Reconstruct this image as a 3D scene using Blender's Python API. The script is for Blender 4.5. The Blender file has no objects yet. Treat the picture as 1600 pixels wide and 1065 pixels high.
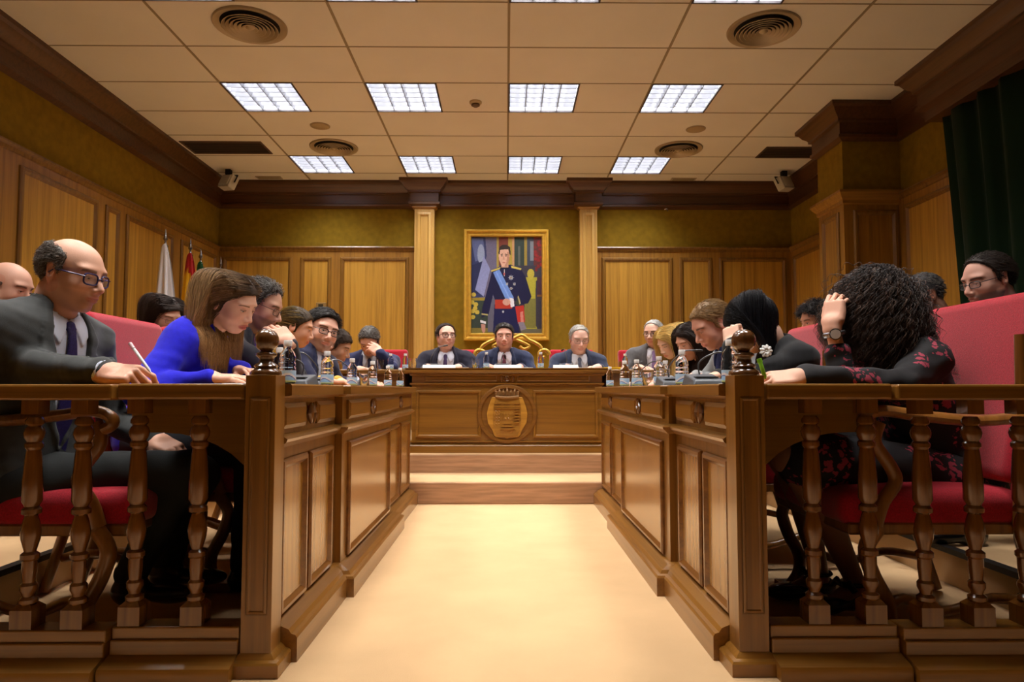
import bpy, bmesh, math, random
import numpy as np
from mathutils import Vector, Matrix, Euler
PI = math.pi
D = math.radians
scene = bpy.context.scene
COL = scene.collection
random.seed(4)

# ------------------------------------------------------------------ camera, world, exposure
CAM_Z = 0.78
FPX = 1076.0
PITCH = 3.2
YAW = 0.51
cam_data = bpy.data.cameras.new('camera')
cam_data.sensor_width = 36.0
cam_data.lens = 36.0 * FPX / 1600.0
cam_data.shift_y = 15.4 / 1600.0
cam_data.clip_start = 0.05
cam = bpy.data.objects.new('camera', cam_data)
COL.objects.link(cam)
cam.location = (0, 0, CAM_Z)
cam.rotation_euler = (D(90 + PITCH), 0, D(-YAW))
scene.camera = cam
CAM_R = cam.rotation_euler.to_matrix()

def at(px, py, depth):
    """world point seen at photo position (px, py) at distance depth down the room"""
    v = CAM_R @ Vector(((px - 800) / FPX, (532.5 + 15.4 - py) / FPX, -1.0))
    return Vector((0, 0, CAM_Z)) + v * (depth / v.y)

world = bpy.data.worlds.new('room_air')
scene.world = world
world.use_nodes = True
world.node_tree.nodes['Background'].inputs[0].default_value = (1.0, 0.93, 0.82, 1)
world.node_tree.nodes['Background'].inputs[1].default_value = 0.03
scene.view_settings.view_transform = 'Standard'
scene.view_settings.look = 'None'
scene.view_settings.exposure = 0.07
scene.view_settings.gamma = 1.0
scene.cycles.max_bounces = 8
scene.cycles.diffuse_bounces = 3
scene.cycles.glossy_bounces = 4
scene.cycles.transmission_bounces = 8
scene.cycles.transparent_max_bounces = 12
scene.cycles.sample_clamp_indirect = 6.0
scene.cycles.use_denoising = True
scene.cycles.caustics_refractive = False
scene.cycles.caustics_reflective = False

LAMP_W = 38.0            # watts of each ceiling lamp
LAMP_COL = (1.0, 0.965, 0.915)
LAMP_SPREAD = D(118)

# ------------------------------------------------------------------ colour and materials
def lin(r, g, b):
    f = lambda c: (c / 255 / 12.92) if c / 255 <= 0.04045 else ((c / 255 + 0.055) / 1.055) ** 2.4
    return (f(r), f(g), f(b))

MATS = {}
def mat(name, col=(0.5, 0.5, 0.5), rough=0.5, metal=0.0, spec=0.5, bump=None, noise=None, sheen=0.0, trans=0.0,
        ior=1.45, emit=None, vcol=False, coat=0.0, sss=0.0, alpha=1.0):
    """noise=(scale xyz, amount)  bump=(scale xyz, strength)"""
    if name in MATS:
        return MATS[name]
    m = bpy.data.materials.new(name)
    MATS[name] = m
    m.use_nodes = True
    nt = m.node_tree
    b = nt.nodes['Principled BSDF']
    b.inputs['Base Color'].default_value = (*col, 1)
    b.inputs['Roughness'].default_value = rough
    b.inputs['Metallic'].default_value = metal
    b.inputs['Specular IOR Level'].default_value = spec
    b.inputs['IOR'].default_value = ior
    b.inputs['Transmission Weight'].default_value = trans
    b.inputs['Sheen Weight'].default_value = sheen
    b.inputs['Coat Weight'].default_value = coat
    b.inputs['Alpha'].default_value = alpha
    if coat: b.inputs['Coat Roughness'].default_value = 0.12
    if sss:
        b.inputs['Subsurface Weight'].default_value = sss
        b.inputs['Subsurface Radius'].default_value = (0.01, 0.004, 0.002)
    if emit:
        b.inputs['Emission Color'].default_value = (*emit[0], 1)
        b.inputs['Emission Strength'].default_value = emit[1]
    tc = nt.nodes.new('ShaderNodeTexCoord')
    src = None
    if vcol:
        a = nt.nodes.new('ShaderNodeAttribute'); a.attribute_name = 'Col'
        src = a.outputs['Color']
    def tex(scale, detail=4):
        mp = nt.nodes.new('ShaderNodeMapping')
        mp.inputs['Scale'].default_value = scale
        nt.links.new(tc.outputs['Object'], mp.inputs[0])
        n = nt.nodes.new('ShaderNodeTexNoise')
        n.inputs['Scale'].default_value = 1.0
        n.inputs['Detail'].default_value = detail
        nt.links.new(mp.outputs[0], n.inputs['Vector'])
        return n
    if noise:
        n = tex(noise[0])
        mr = nt.nodes.new('ShaderNodeMapRange')
        mr.inputs[1].default_value = 0.3; mr.inputs[2].default_value = 0.7
        mr.inputs[3].default_value = 1 - noise[1]; mr.inputs[4].default_value = 1 + noise[1]
        nt.links.new(n.outputs['Fac'], mr.inputs[0])
        mx = nt.nodes.new('ShaderNodeVectorMath'); mx.operation = 'SCALE'
        if src: nt.links.new(src, mx.inputs[0])
        else: mx.inputs[0].default_value = col
        nt.links.new(mr.outputs[0], mx.inputs['Scale'])
        src = mx.outputs[0]
    if src: nt.links.new(src, b.inputs['Base Color'])
    if bump:
        n = tex(bump[0], 3)
        bp = nt.nodes.new('ShaderNodeBump')
        bp.inputs['Strength'].default_value = bump[1]
        bp.inputs['Distance'].default_value = 0.002
        nt.links.new(n.outputs['Fac'], bp.inputs['Height'])
        nt.links.new(bp.outputs[0], b.inputs['Normal'])
    return m

def wood(name, c1, c2, axis='z', rough=0.33, coat=0.25, k=1.0):
    """straight-grained varnished wood: long streaks along axis, fine pores, slow colour drift"""
    if name in MATS: return MATS[name]
    m = bpy.data.materials.new(name); MATS[name] = m
    m.use_nodes = True; nt = m.node_tree
    b = nt.nodes['Principled BSDF']
    b.inputs['Roughness'].default_value = rough
    b.inputs['Coat Weight'].default_value = coat
    b.inputs['Coat Roughness'].default_value = 0.2
    tc = nt.nodes.new('ShaderNodeTexCoord')
    def n(sc, along, det, dist=0.0):
        s = [sc, sc, sc]; s['xyz'.index(axis)] = along
        mp = nt.nodes.new('ShaderNodeMapping'); mp.inputs['Scale'].default_value = s
        nt.links.new(tc.outputs['Object'], mp.inputs[0])
        t = nt.nodes.new('ShaderNodeTexNoise'); t.inputs['Scale'].default_value = 1
        t.inputs['Detail'].default_value = det; t.inputs['Distortion'].default_value = dist
        nt.links.new(mp.outputs[0], t.inputs['Vector']); return t.outputs['Fac']
    a = n(34 * k, 0.8 * k, 4, 0.15); p = n(160 * k, 5 * k, 3); s = n(2.2, 0.7, 2)
    m1 = nt.nodes.new('ShaderNodeMath'); m1.operation = 'MULTIPLY_ADD'; m1.inputs[1].default_value = 0.35
    nt.links.new(p, m1.inputs[0]); nt.links.new(a, m1.inputs[2])
    m2 = nt.nodes.new('ShaderNodeMath'); m2.operation = 'MULTIPLY_ADD'; m2.inputs[1].default_value = 0.4
    nt.links.new(s, m2.inputs[0]); nt.links.new(m1.outputs[0], m2.inputs[2])
    r = nt.nodes.new('ShaderNodeValToRGB')
    r.color_ramp.elements[0].position = 0.55; r.color_ramp.elements[0].color = (*c1, 1)
    r.color_ramp.elements[1].position = 1.08 if False else 1.0; r.color_ramp.elements[1].color = (*c2, 1)
    nt.links.new(m2.outputs[0], r.inputs[0]); nt.links.new(r.outputs[0], b.inputs['Base Color'])
    bp = nt.nodes.new('ShaderNodeBump'); bp.inputs['Strength'].default_value = 0.12; bp.inputs['Distance'].default_value = 0.001
    nt.links.new(m1.outputs[0], bp.inputs['Height']); nt.links.new(bp.outputs[0], b.inputs['Normal'])
    return m

W_PANEL = wood('honey_oak_panel', lin(142, 100, 30), lin(194, 146, 56), 'z', 0.42, 0.15)
W_FRAME = wood('oak_frame', lin(120, 80, 26), lin(162, 115, 42), 'z', 0.4, 0.2)
W_FRAMEH = wood('oak_frame_level', lin(120, 80, 26), lin(162, 115, 42), 'x', 0.4, 0.2)
W_FRAMEY = wood('oak_frame_deep', lin(120, 80, 26), lin(162, 115, 42), 'y', 0.4, 0.2)
W_PIL = wood('pale_oak', lin(172, 130, 62), lin(208, 166, 88), 'z', 0.4, 0.2)
W_DARK = wood('walnut_cornice', lin(62, 36, 16), lin(90, 54, 26), 'x', 0.4, 0.2)
W_DARKY = wood('walnut_cornice_deep', lin(62, 36, 16), lin(90, 54, 26), 'y', 0.4, 0.2)
W_DESKY = wood('desk_oak_deep', lin(104, 66, 22), lin(142, 96, 36), 'y', 0.3, 0.4)
W_DESKZ = wood('desk_oak', lin(104, 66, 22), lin(142, 96, 36), 'z', 0.3, 0.4)
W_DESKX = wood('desk_oak_level', lin(110, 71, 23), lin(146, 99, 36), 'x', 0.3, 0.4)
W_PANZ = wood('desk_oak_panel', lin(122, 80, 28), lin(164, 116, 46), 'z', 0.26, 0.5)
W_TURN = wood('turned_oak', lin(88, 50, 18), lin(126, 78, 30), 'z', 0.22, 0.6)
W_FINIAL = wood('dark_finial_oak', lin(70, 40, 18), lin(106, 66, 32), 'z', 0.15, 0.9)
VELVET = mat('olive_velvet', lin(134, 106, 24), 0.85, spec=0.2, noise=((16, 16, 16), 0.12), bump=((60, 60, 60), 0.2))
CARPET = mat('beige_carpet', lin(212, 176, 132), 0.95, spec=0.1, noise=((3.5, 3.5, 3.5), 0.06), bump=((500, 500, 500), 0.5))
RISER = mat('brown_step_carpet', lin(180, 140, 108), 0.9, spec=0.1, noise=((4, 30, 60), 0.2), bump=((300, 300, 300), 0.6))
CEIL = mat('ceiling_tile', lin(228, 222, 208), 0.9, spec=0.1, noise=((2, 2, 2), 0.03), bump=((200, 200, 200), 0.15))
CEILBAR = mat('ceiling_tee_bar', lin(150, 134, 104), 0.7)
RED = mat('red_chair_fabric', lin(178, 22, 42), 0.85, spec=0.2, noise=((240, 240, 240), 0.25), sheen=0.3, bump=((420, 420, 420), 0.5))
GOLD = mat('gilt', lin(222, 176, 72), 0.32, metal=0.35, noise=((20, 20, 20), 0.12))
GREENC = mat('dark_green_curtain', lin(10, 34, 16), 0.85, spec=0.15, sheen=0.05)
BLACK = mat('black_plastic', lin(22, 22, 24), 0.4)
GREYP = mat('grey_plastic', lin(80, 84, 90), 0.4)
STEEL = mat('steel', lin(160, 160, 165), 0.25, metal=0.9)
WHITE = mat('white_plastic', lin(235, 235, 235), 0.35)
PAPER = mat('paper', lin(235, 232, 225), 0.8)

# ------------------------------------------------------------------ mesh helpers
def link(o, parent=None):
    COL.objects.link(o)
    if parent is not None: o.parent = parent
    return o

def mesh_obj(name, V, F, m=None, parent=None, smooth=False, loc=None, mats=None, fm=None):
    me = bpy.data.meshes.new(name)
    V = np.asarray(V, dtype=np.float32).reshape(-1, 3)
    if isinstance(F, np.ndarray) and F.ndim == 2:
        n = F.shape[1]
        me.vertices.add(len(V)); me.vertices.foreach_set('co', V.ravel())
        me.loops.add(F.size); me.loops.foreach_set('vertex_index', F.astype(np.int32).ravel())
        me.polygons.add(len(F)); me.polygons.foreach_set('loop_start', np.arange(0, F.size, n, dtype=np.int32))
        me.update(calc_edges=True)
    else:
        me.from_pydata([tuple(map(float, v)) for v in V], [], [tuple(map(int, f)) for f in F])
    for x in (mats or ([m] if m else [])): me.materials.append(x)
    if fm is not None: me.polygons.foreach_set('material_index', np.asarray(fm, dtype=np.int32))
    if smooth: me.polygons.foreach_set('use_smooth', np.ones(len(me.polygons), dtype=bool))
    me.update()
    o = bpy.data.objects.new(name, me)
    if loc is not None: o.location = loc
    return link(o, parent)

def tag(o, label=None, cat=None, group=None, kind=None):
    if label: o['label'] = label
    if cat: o['category'] = cat
    if group: o['group'] = group
    if kind: o['kind'] = kind
    return o

def empty(name, loc=(0, 0, 0), rz=0.0, label=None, cat=None, group=None, parent=None):
    o = bpy.data.objects.new(name, None)
    o.empty_display_size = 0.05
    o.location = loc; o.rotation_euler = (0, 0, rz)
    link(o, parent)
    return tag(o, label, cat, group)

def copy_tree(o, parent=None):
    c = o.copy(); COL.objects.link(c)
    if parent is not None: c.parent = parent
    for ch in list(o.children): copy_tree(ch, c)
    return c

class MB:
    def __init__(s): s.V = []; s.F = []
    def add(s, V, F):
        k = len(s.V); s.V += [tuple(v) for v in V]; s.F += [tuple(i + k for i in f) for f in F]; return s
    def box(s, x0, x1, y0, y1, z0, z1):
        V = [(x, y, z) for x in (x0, x1) for y in (y0, y1) for z in (z0, z1)]
        return s.add(V, [(0, 1, 3, 2), (4, 6, 7, 5), (0, 4, 5, 1), (2, 3, 7, 6), (0, 2, 6, 4), (1, 5, 7, 3)])
    def obox(s, c, size, M):
        h = [v / 2 for v in size]
        V = [tuple(Vector(c) + M @ Vector((x * h[0], y * h[1], z * h[2]))) for x in (-1, 1) for y in (-1, 1) for z in (-1, 1)]
        return s.add(V, [(0, 1, 3, 2), (4, 6, 7, 5), (0, 4, 5, 1), (2, 3, 7, 6), (0, 2, 6, 4), (1, 5, 7, 3)])
    def lathe(s, prof, c=(0, 0, 0), n=20, cap=True, sx=1.0, sy=1.0):
        V = []; F = []
        for r, z in prof:
            for i in range(n):
                a = 2 * PI * i / n
                V.append((c[0] + r * math.cos(a) * sx, c[1] + r * math.sin(a) * sy, c[2] + z))
        for j in range(len(prof) - 1):
            for i in range(n):
                k = (i + 1) % n
                F.append((j * n + i, j * n + k, (j + 1) * n + k, (j + 1) * n + i))
        if cap:
            F.append(tuple(range(n))[::-1]); F.append(tuple((len(prof) - 1) * n + i for i in range(n)))
        return s.add(V, F)
    def tube(s, pts, r, n=8, cap=True, flat=1.0):
        pts = [Vector(p) for p in pts]; m = len(pts)
        rs = r if isinstance(r, (list, tuple)) else [r] * m
        V = []; F = []
        t0 = (pts[1] - pts[0]).normalized()
        up = Vector((0, 0, 1)) if abs(t0.z) < 0.9 else Vector((1, 0, 0))
        u = t0.cross(up).normalized()
        for j in range(m):
            t = (pts[min(j + 1, m - 1)] - pts[max(j - 1, 0)]).normalized()
            u = (u - t * u.dot(t)).normalized(); v = t.cross(u)
            for i in range(n):
                a = 2 * PI * i / n
                V.append(tuple(pts[j] + (u * math.cos(a) + v * math.sin(a) * flat) * rs[j]))
        for j in range(m - 1):
            for i in range(n):
                k = (i + 1) % n
                F.append((j * n + i, j * n + k, (j + 1) * n + k, (j + 1) * n + i))
        if cap:
            F.append(tuple(range(n))[::-1]); F.append(tuple((m - 1) * n + i for i in range(n)))
        return s.add(V, F)
    def prism(s, poly, a, b):
        """extrude a list of 3-D points by vector b-a (poly already at a)"""
        d = Vector(b) - Vector(a); n = len(poly)
        V = [tuple(p) for p in poly] + [tuple(Vector(p) + d) for p in poly]
        F = [tuple(range(n))[::-1], tuple(n + i for i in range(n))]
        for i in range(n):
            k = (i + 1) % n; F.append((i, k, n + k, n + i))
        return s.add(V, F)
    def sweep(s, path, prof, closed=False):
        """mitred moulding: path = plan points (x, y), prof = (outward, z); outward is to the left of travel"""
        n = len(path); P = [Vector((p[0], p[1])) for p in path]
        V = []; F = []; k = len(prof)
        for i in range(n):
            d0 = (P[i] - P[i - 1]).normalized() if (i > 0 or closed) else (P[1] - P[0]).normalized()
            d1 = (P[(i + 1) % n] - P[i]).normalized() if (i < n - 1 or closed) else (P[-1] - P[-2]).normalized()
            n0 = Vector((-d0.y, d0.x)); n1 = Vector((-d1.y, d1.x))
            mm = (n0 + n1); mm = mm / max(mm.dot(n0), 0.2)
            for o, z in prof:
                V.append((P[i].x + mm.x * o, P[i].y + mm.y * o, z))
        for i in range(n if closed else n - 1):
            a = i * k; b = ((i + 1) % n) * k
            for j in range(k - 1):
                F.append((a + j, a + j + 1, b + j + 1, b + j))
        if not closed:
            F.append(tuple(range(k))); F.append(tuple(range((n - 1) * k, n * k))[::-1])
        return s.add(V, F)
    def frame(s, o, u, v, nrm, w, h, prof):
        """mitred picture-frame ring on a w x h rectangle; prof = (inset, out)"""
        o, u, v, nrm = Vector(o), Vector(u), Vector(v), Vector(nrm)
        V = []; F = []; k = len(prof)
        for (a, b, sa, sb) in ((0, 0, 1, 1), (w, 0, -1, 1), (w, h, -1, -1), (0, h, 1, -1)):
            for ins, out in prof:
                V.append(tuple(o + u * (a + sa * ins) + v * (b + sb * ins) + nrm * out))
        for i in range(4):
            for j in range(k - 1):
                a = i * k + j; b = ((i + 1) % 4) * k + j
                F.append((a, a + 1, b + 1, b))
        return s.add(V, F)
    def build(s, name, m, parent=None, smooth=False, bevel=0.0, seg=1, loc=None, angle=40):
        o = mesh_obj(name, s.V, s.F, m, parent, smooth, loc)
        bm = bmesh.new(); bm.from_mesh(o.data); bmesh.ops.recalc_face_normals(bm, faces=bm.faces); bm.to_mesh(o.data); bm.free()
        if smooth:
            a = D(angle)
            me = o.data
            bm = bmesh.new(); bm.from_mesh(me)
            for e in bm.edges:
                if len(e.link_faces) == 2 and e.calc_face_angle(0) > a: e.smooth = False
            bm.to_mesh(me); bm.free()
        if bevel:
            md = o.modifiers.new('edge', 'BEVEL'); md.width = bevel; md.segments = seg; md.limit_method = 'ANGLE'
        return o

# ------------------------------------------------------------------ room shell
XW, YB, YF, ZC = 3.54, 8.42, -4.6, CAM_Z + 2.545
ZR = CAM_Z + 1.72           # wainscot rail height
def struct(o, label=None):
    o['kind'] = 'structure'
    if label: o['label'] = label
    return o

struct(MB().box(-XW - .2, XW + .2, YF - .2, YB + .2, -0.15, 0).build('floor', CARPET), 'beige carpeted floor of the council chamber')
CORN = [(0, ZC), (0.15, ZC), (0.15, ZC - .035), (0.125, ZC - .05), (0.10, ZC - .09), (0.07, ZC - .115), (0.06, ZC - .13),
        (0.06, ZC - .15), (0.035, ZC - .16), (0.035, ZC - .26), (0.05, ZC - .27), (0.05, ZC - .295), (0.02, ZC - .31), (0, ZC - .32)]
PPROF = [(0, 0), (0.0, 0.012), (0.012, 0.022), (0.03, 0.022), (0.045, 0.006), (0.05, 0.0)]
RAIL = [(0, ZR + .03), (0.05, ZR + .03), (0.055, ZR + .015), (0.035, ZR), (0.03, ZR - .025), (0.012, ZR - .035), (0.0, ZR - .04)]

wb = struct(MB().box(-XW - .2, XW + .2, YB, YB + .2, 0, ZC + .1).build('wall_back', VELVET), 'olive velvet covered back wall above oak panelling')
wl = struct(MB().box(-XW - .2, -XW, YF, YB, 0, ZC + .1).build('wall_left', VELVET), 'olive velvet and oak side wall')
wr = struct(MB().box(XW, XW + .2, YF, YB, 0, ZC + .1).build('wall_right', VELVET), 'olive velvet and oak side wall with curtain')
wf = struct(MB().box(-XW - .2, XW + .2, YF - .2, YF, 0, ZC + .1).build('wall_front', VELVET))

def wainscot(parent, o, u, nrm, spans, length, name='wainscot'):
    """wood backing with raised panel frames; spans = (u0,u1) panels"""
    o, u, nrm = Vector(o), Vector(u), Vector(nrm)
    hor = 'x' if abs(u.x) > .5 else 'y'
    mb = MB()
    a = o + nrm * 0.0; b = o + u * length + nrm * 0.02
    mb.box(min(a.x, b.x), max(a.x, b.x), min(a.y, b.y), max(a.y, b.y), 0.0, ZR)
    mb.build(name, W_FRAME, parent)
    fr = MB(); pn = MB()
    for u0, u1 in spans:
        for z0, z1 in ((0.22, ZR - .10),):
            fr.frame(o + u * u0 + nrm * .02 + Vector((0, 0, z0)), u, (0, 0, 1), nrm, u1 - u0, z1 - z0, PPROF)
            p0 = o + u * (u0 + .05) + nrm * .02; p1 = o + u * (u1 - .05) + nrm * .0235
            pn.box(min(p0.x, p1.x), max(p0.x, p1.x), min(p0.y, p1.y), max(p0.y, p1.y), z0 + .05, z1 - .05)
    fr.build('panel_frame', W_DARKISH, parent, smooth=True, angle=25)
    pn.build('panel', W_PANEL, parent)
W_DARKISH = wood('oak_moulding', lin(98, 64, 24), lin(136, 96, 36), 'z', 0.35, 0.3)

# back wall: portrait bay stays velvet between the pilasters
PXL, PXR = (-1.115, -0.875), (0.905, 1.115)
wainscot(wb, (-XW, YB, 0), (1, 0, 0), (0, -1, 0), [(XW - 3.47, XW - 2.62), (XW - 2.52, XW - 2.14), (XW - 2.03, XW - 1.19)], XW - 1.10)
wainscot(wb, (1.10, YB, 0), (1, 0, 0), (0, -1, 0), [(0.08, 0.95), (1.04, 1.44), (1.53, 2.36)], XW - 1.10)
wainscot(wl, (-XW, YF, 0), (0, 1, 0), (1, 0, 0), [(a - YF, b - YF) for a, b in ((-4.3, -3.0), (-2.8, -1.2), (-.9, -.6), (-.5, .6), (.7, 1.0), (1.1, 2.3), (2.4, 2.7), (2.85, 4.0), (4.1, 4.42), (4.93, 5.88), (6.0, 6.22), (6.33, 7.23), (7.4, 8.3))], YB - YF)
wainscot(wr, (XW, YF, 0), (0, 1, 0), (-1, 0, 0), [(a - YF, b - YF) for a, b in ((-4.3, -2.8), (-2.6, -.6), (-.4, 1.0), (1.2, 2.6), (2.8, 4.1), (4.2, 5.0), (5.12, 5.95), (6.65, 7.4), (7.55, 8.3))], YB - YF)
wainscot(wf, (-XW, YF, 0), (1, 0, 0), (0, 1, 0), [(.2, 1.6), (1.8, 3.2), (3.6, 5.0), (5.3, 6.8)], 2 * XW)
# picture rail on top of the panelling
struct(MB().sweep([(-1.10, YB - .0), (-XW, YB), (-XW, YF)], [(o + .0, z) for o, z in RAIL]).build('trim_1', W_DARKISH, smooth=True, angle=25), 'oak rail over the panelling, left of the portrait')
struct(MB().sweep([(XW, YF), (XW, YB), (1.10, YB)], RAIL).build('trim_2', W_DARKISH, smooth=True, angle=25), 'oak rail over the panelling, right of the portrait')

# cornice: around the room, breaking forward over the pilasters, the pillar and the curtain box
PY0, PY1, PXI = 6.05, 6.54, 3.02           # pillar
path = [(XW, PY1), (XW, YB), (PXR[1] + .02, YB), (PXR[1] + .02, YB - .12), (PXR[0] - .02, YB - .12), (PXR[0] - .02, YB),
        (PXL[1] + .02, YB), (PXL[1] + .02, YB - .12), (PXL[0] - .02, YB - .12), (PXL[0] - .02, YB), (-XW, YB), (-XW, YF)]
struct(MB().sweep(path, CORN).build('trim_3', W_DARK, smooth=True, angle=25), 'dark walnut cornice around the ceiling')
path = [(XW - .17, YF), (XW - .17, 5.40), (XW, 5.40), (XW, PY0), (PXI, PY0), (PXI, PY1), (XW, PY1)]
struct(MB().sweep(path, CORN).build('trim_4', W_DARKY, smooth=True, angle=25), 'dark walnut cornice over curtain and pillar')
struct(MB().box(XW - .17, XW, YF, 5.40, ZC - .40, ZC - .02).build('trim_5', W_DARKY), 'walnut pelmet box over the curtain')
struct(MB().box(PXI, XW, PY0, PY1, ZR - .05, ZC).build('wall_pillar', VELVET), 'velvet upper half of the square pillar')
pil = MB().box(PXI, XW, PY0, PY1, 0, ZR)
p1 = struct(pil.build('wall_pillar_base', W_FRAME), 'oak panelled lower half of the square pillar')
MB().frame((PXI, PY0 + .08, .3), (0, 1, 0), (0, 0, 1), (-1, 0, 0), PY1 - PY0 - .16, ZR - .42, PPROF).frame((PXI + .08, PY0, .3), (1, 0, 0), (0, 0, 1), (0, -1, 0), XW - PXI - .12, ZR - .42, PPROF).build('panel_frame', W_DARKISH, p1, smooth=True, angle=25)
MB().sweep([(XW, PY0), (PXI, PY0), (PXI, PY1), (XW, PY1)], [(-.005, ZR + .05), (.06, ZR + .05), (.06, ZR + .03), (.04, ZR), (.015, ZR - .03), (.015, ZR - .06), (0, ZR - .07)]).build('capital', W_FRAMEH, p1)

# pilasters beside the portrait bay
for i, (a, b) in enumerate((PXL, PXR)):
    mb = MB().box(a, b, YB - .11, YB, 0, ZC - .02)
    o = struct(mb.build('trim_%d' % (6 + i), W_PIL), ('fluted pale oak pilaster left of the portrait', 'fluted pale oak pilaster right of the portrait')[i])
    f = MB().frame((a + .035, YB - .11, .35), (1, 0, 0), (0, 0, 1), (0, -1, 0), b - a - .07, ZC - .36 - .35 - .03, [(0, 0), (0, .012), (.015, .018), (.03, .018), (.045, 0.0)])
    f.build('pilaster_moulding', W_PIL, o, smooth=True, angle=25)
    MB().sweep([(a, YB), (a, YB - .11), (b, YB - .11), (b, YB)][::-1], [(-.002, ZC - .30), (.025, ZC - .30), (.03, ZC - .325), (.012, ZC - .34), (-.002, ZC - .345)]).build('pilaster_necking', W_FRAMEH, o)

# ceiling of 1.2 x 0.6 tiles with T-bars; lamp cells left open
lamp_rows = [2.3, 4.1, 5.9, 7.7]
lamp_x = [-2.38, -1.18, 0.02, 1.22]
lamp_cells = {(round(x, 2), round(y - .3, 2)) for x in lamp_x for y in lamp_rows}
tiles = MB(); bars = MB()
ys = [round(5.0 + .6 * k, 2) for k in range(-17, 7)]
xs = [round(.02 + 1.2 * k, 2) for k in range(-4, 4)]
for x in xs:
    for y in ys:
        x0 = x + .6 if (x, y) in lamp_cells else x
        tiles.box(max(x0, -XW - .1), min(x + 1.2, XW + .1), y, y + .6, ZC, ZC + .015)
struct(tiles.build('ceiling', CEIL), 'suspended ceiling of cream tiles')
for x in xs[1:]: bars.box(x - .009, x + .009, YF, YB, ZC - .004, ZC + .002)
for y in ys: bars.box(-XW, XW, y - .005, y + .005, ZC - .003, ZC + .002)
bars.build('ceiling_grid', CEILBAR, bpy.data.objects['ceiling'])
struct(MB().box(-XW - .2, XW + .2, YF - .2, YB + .2, ZC + .25, ZC + .3).build('ceiling_slab', CEIL))

# ------------------------------------------------------------------ ceiling fittings
LOUV = mat('louvre_satin', lin(98, 100, 108), 0.35, spec=0.5)
LFRAME = mat('lamp_frame', lin(60, 55, 60), 0.5)
TUBE = mat('tube_glow', (1, 1, 1), 0.5, emit=((0.92, 0.94, 1.0), 2.6))
REFL = mat('lamp_reflector', lin(215, 218, 228), 0.3, metal=0.3)
def make_lamp():
    r = empty('ceiling_lamp', (0, 0, 0), 0, 'square louvred ceiling lamp', 'ceiling lamp', 'louvred ceiling lamps')
    s = .3
    h = MB()
    h.box(-s, s, -s, s, .10, .11)
    for a in (-1, 1):
        h.box(min(a * s, a * (s - .01)), max(a * s, a * (s - .01)), -s, s, 0, .1)
        h.box(-s, s, min(a * s, a * (s - .01)), max(a * s, a * (s - .01)), 0, .1)
    h.build('housing', REFL, r)
    MB().frame((-s, -s, 0), (1, 0, 0), (0, 1, 0), (0, 0, -1), 2 * s, 2 * s, [(0, 0), (0, .006), (.014, .006), (.014, -.01)]).build('frame', LFRAME, r)
    for k in range(4):
        x = -.216 + .144 * k
        MB().tube([(x, -.27, .075), (x, .27, .075)], .014, 10).build('fluorescent_tube', TUBE, r, smooth=True)
    lv = MB()
    for k in range(3):
        x = -.144 + .144 * k
        lv.prism([(x - .012, -.286, .05), (x + .012, -.286, .05), (x + .003, -.286, .003), (x - .003, -.286, .003)], (0, 0, 0), (0, .572, 0))
    for k in range(5):
        y = -.286 + .572 * (k + 1) / 6
        lv.box(-.286, .286, y - .003, y + .003, .003, .045)
    lv.build('louvre', LOUV, r)
    L = bpy.data.lights.new('lamp_light', 'AREA'); L.shape = 'SQUARE'; L.size = .55
    L.energy = LAMP_W; L.color = LAMP_COL; L.spread = LAMP_SPREAD
    lo = bpy.data.objects.new('lamp_light', L); lo.location = (0, 0, .097); link(lo, r)
    lo.visible_camera = True
    return r

COLS = ['leftmost', 'second from the left', 'third from the left', 'rightmost']
lamp0 = make_lamp()
for j, y in enumerate(lamp_rows):
    for i, x in enumerate(lamp_x):
        if y < 3: lab = 'square louvred ceiling lamp overhead, outside the picture'
        elif y < 5: lab = 'square louvred ceiling lamp just in front of the large round vents'
        else: lab = 'square louvred ceiling lamp, %s in the row %s' % (COLS[i], 'nearer the camera' if y < 6 else 'next to the back wall')
        o = lamp0 if (i == 0 and j == 0) else copy_tree(lamp0)
        o.location = (x + .3, y, ZC); o['label'] = lab
    if y < 3:                                      # the foreground row burns dimmer
        for c in o.children:
            if c.type == 'LIGHT': c.data = c.data.copy(); c.data.energy = LAMP_W * .7
DIFF = mat('vent_metal', lin(176, 158, 128), 0.35, metal=0.2)
VDARK = mat('vent_dark', lin(30, 26, 22), 0.8)
def make_diffuser():
    r = empty('round_vent', (0, 0, 0), 0, 'round vent', 'ceiling vent', 'round ceiling vents')
    MB().lathe([(.21, -.002), (.21, -.004), (0.001, -.004)], n=40, cap=False).build('vent_throat', VDARK, r)
    MB().lathe([(.20, -.004), (.215, -.012), (.245, -.016), (.25, -.010), (.25, 0)], n=48, cap=False).build('outer_rim', DIFF, r, smooth=True)
    for k in range(6):
        a = .19 - .027 * k
        MB().lathe([(a - .02, -.010 - .002 * k), (a, -.030), (a - .004, -.032), (a - .024, -.012 - .002 * k)], n=44, cap=False).build('vent_ring', DIFF, r, smooth=True)
    MB().lathe([(.001, -.036), (.012, -.035), (.03, -.022), (.035, -.012)], n=24, cap=False).build('vent_hub', DIFF, r, smooth=True)
    return r
dif = make_diffuser()
for i, (x, y, lab) in enumerate(((-1.79, 4.70, 'large round ring vent at the top of the picture, left one'), (1.82, 4.72, 'large round ring vent at the top of the picture, right one'),
                                 (-1.81, 7.13, 'small looking round ring vent near the back wall, left one'), (1.83, 7.16, 'small looking round ring vent near the back wall, right one'))):
    o = dif if i == 0 else copy_tree(dif)
    o.location = (x, y, ZC); o['label'] = lab
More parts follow.
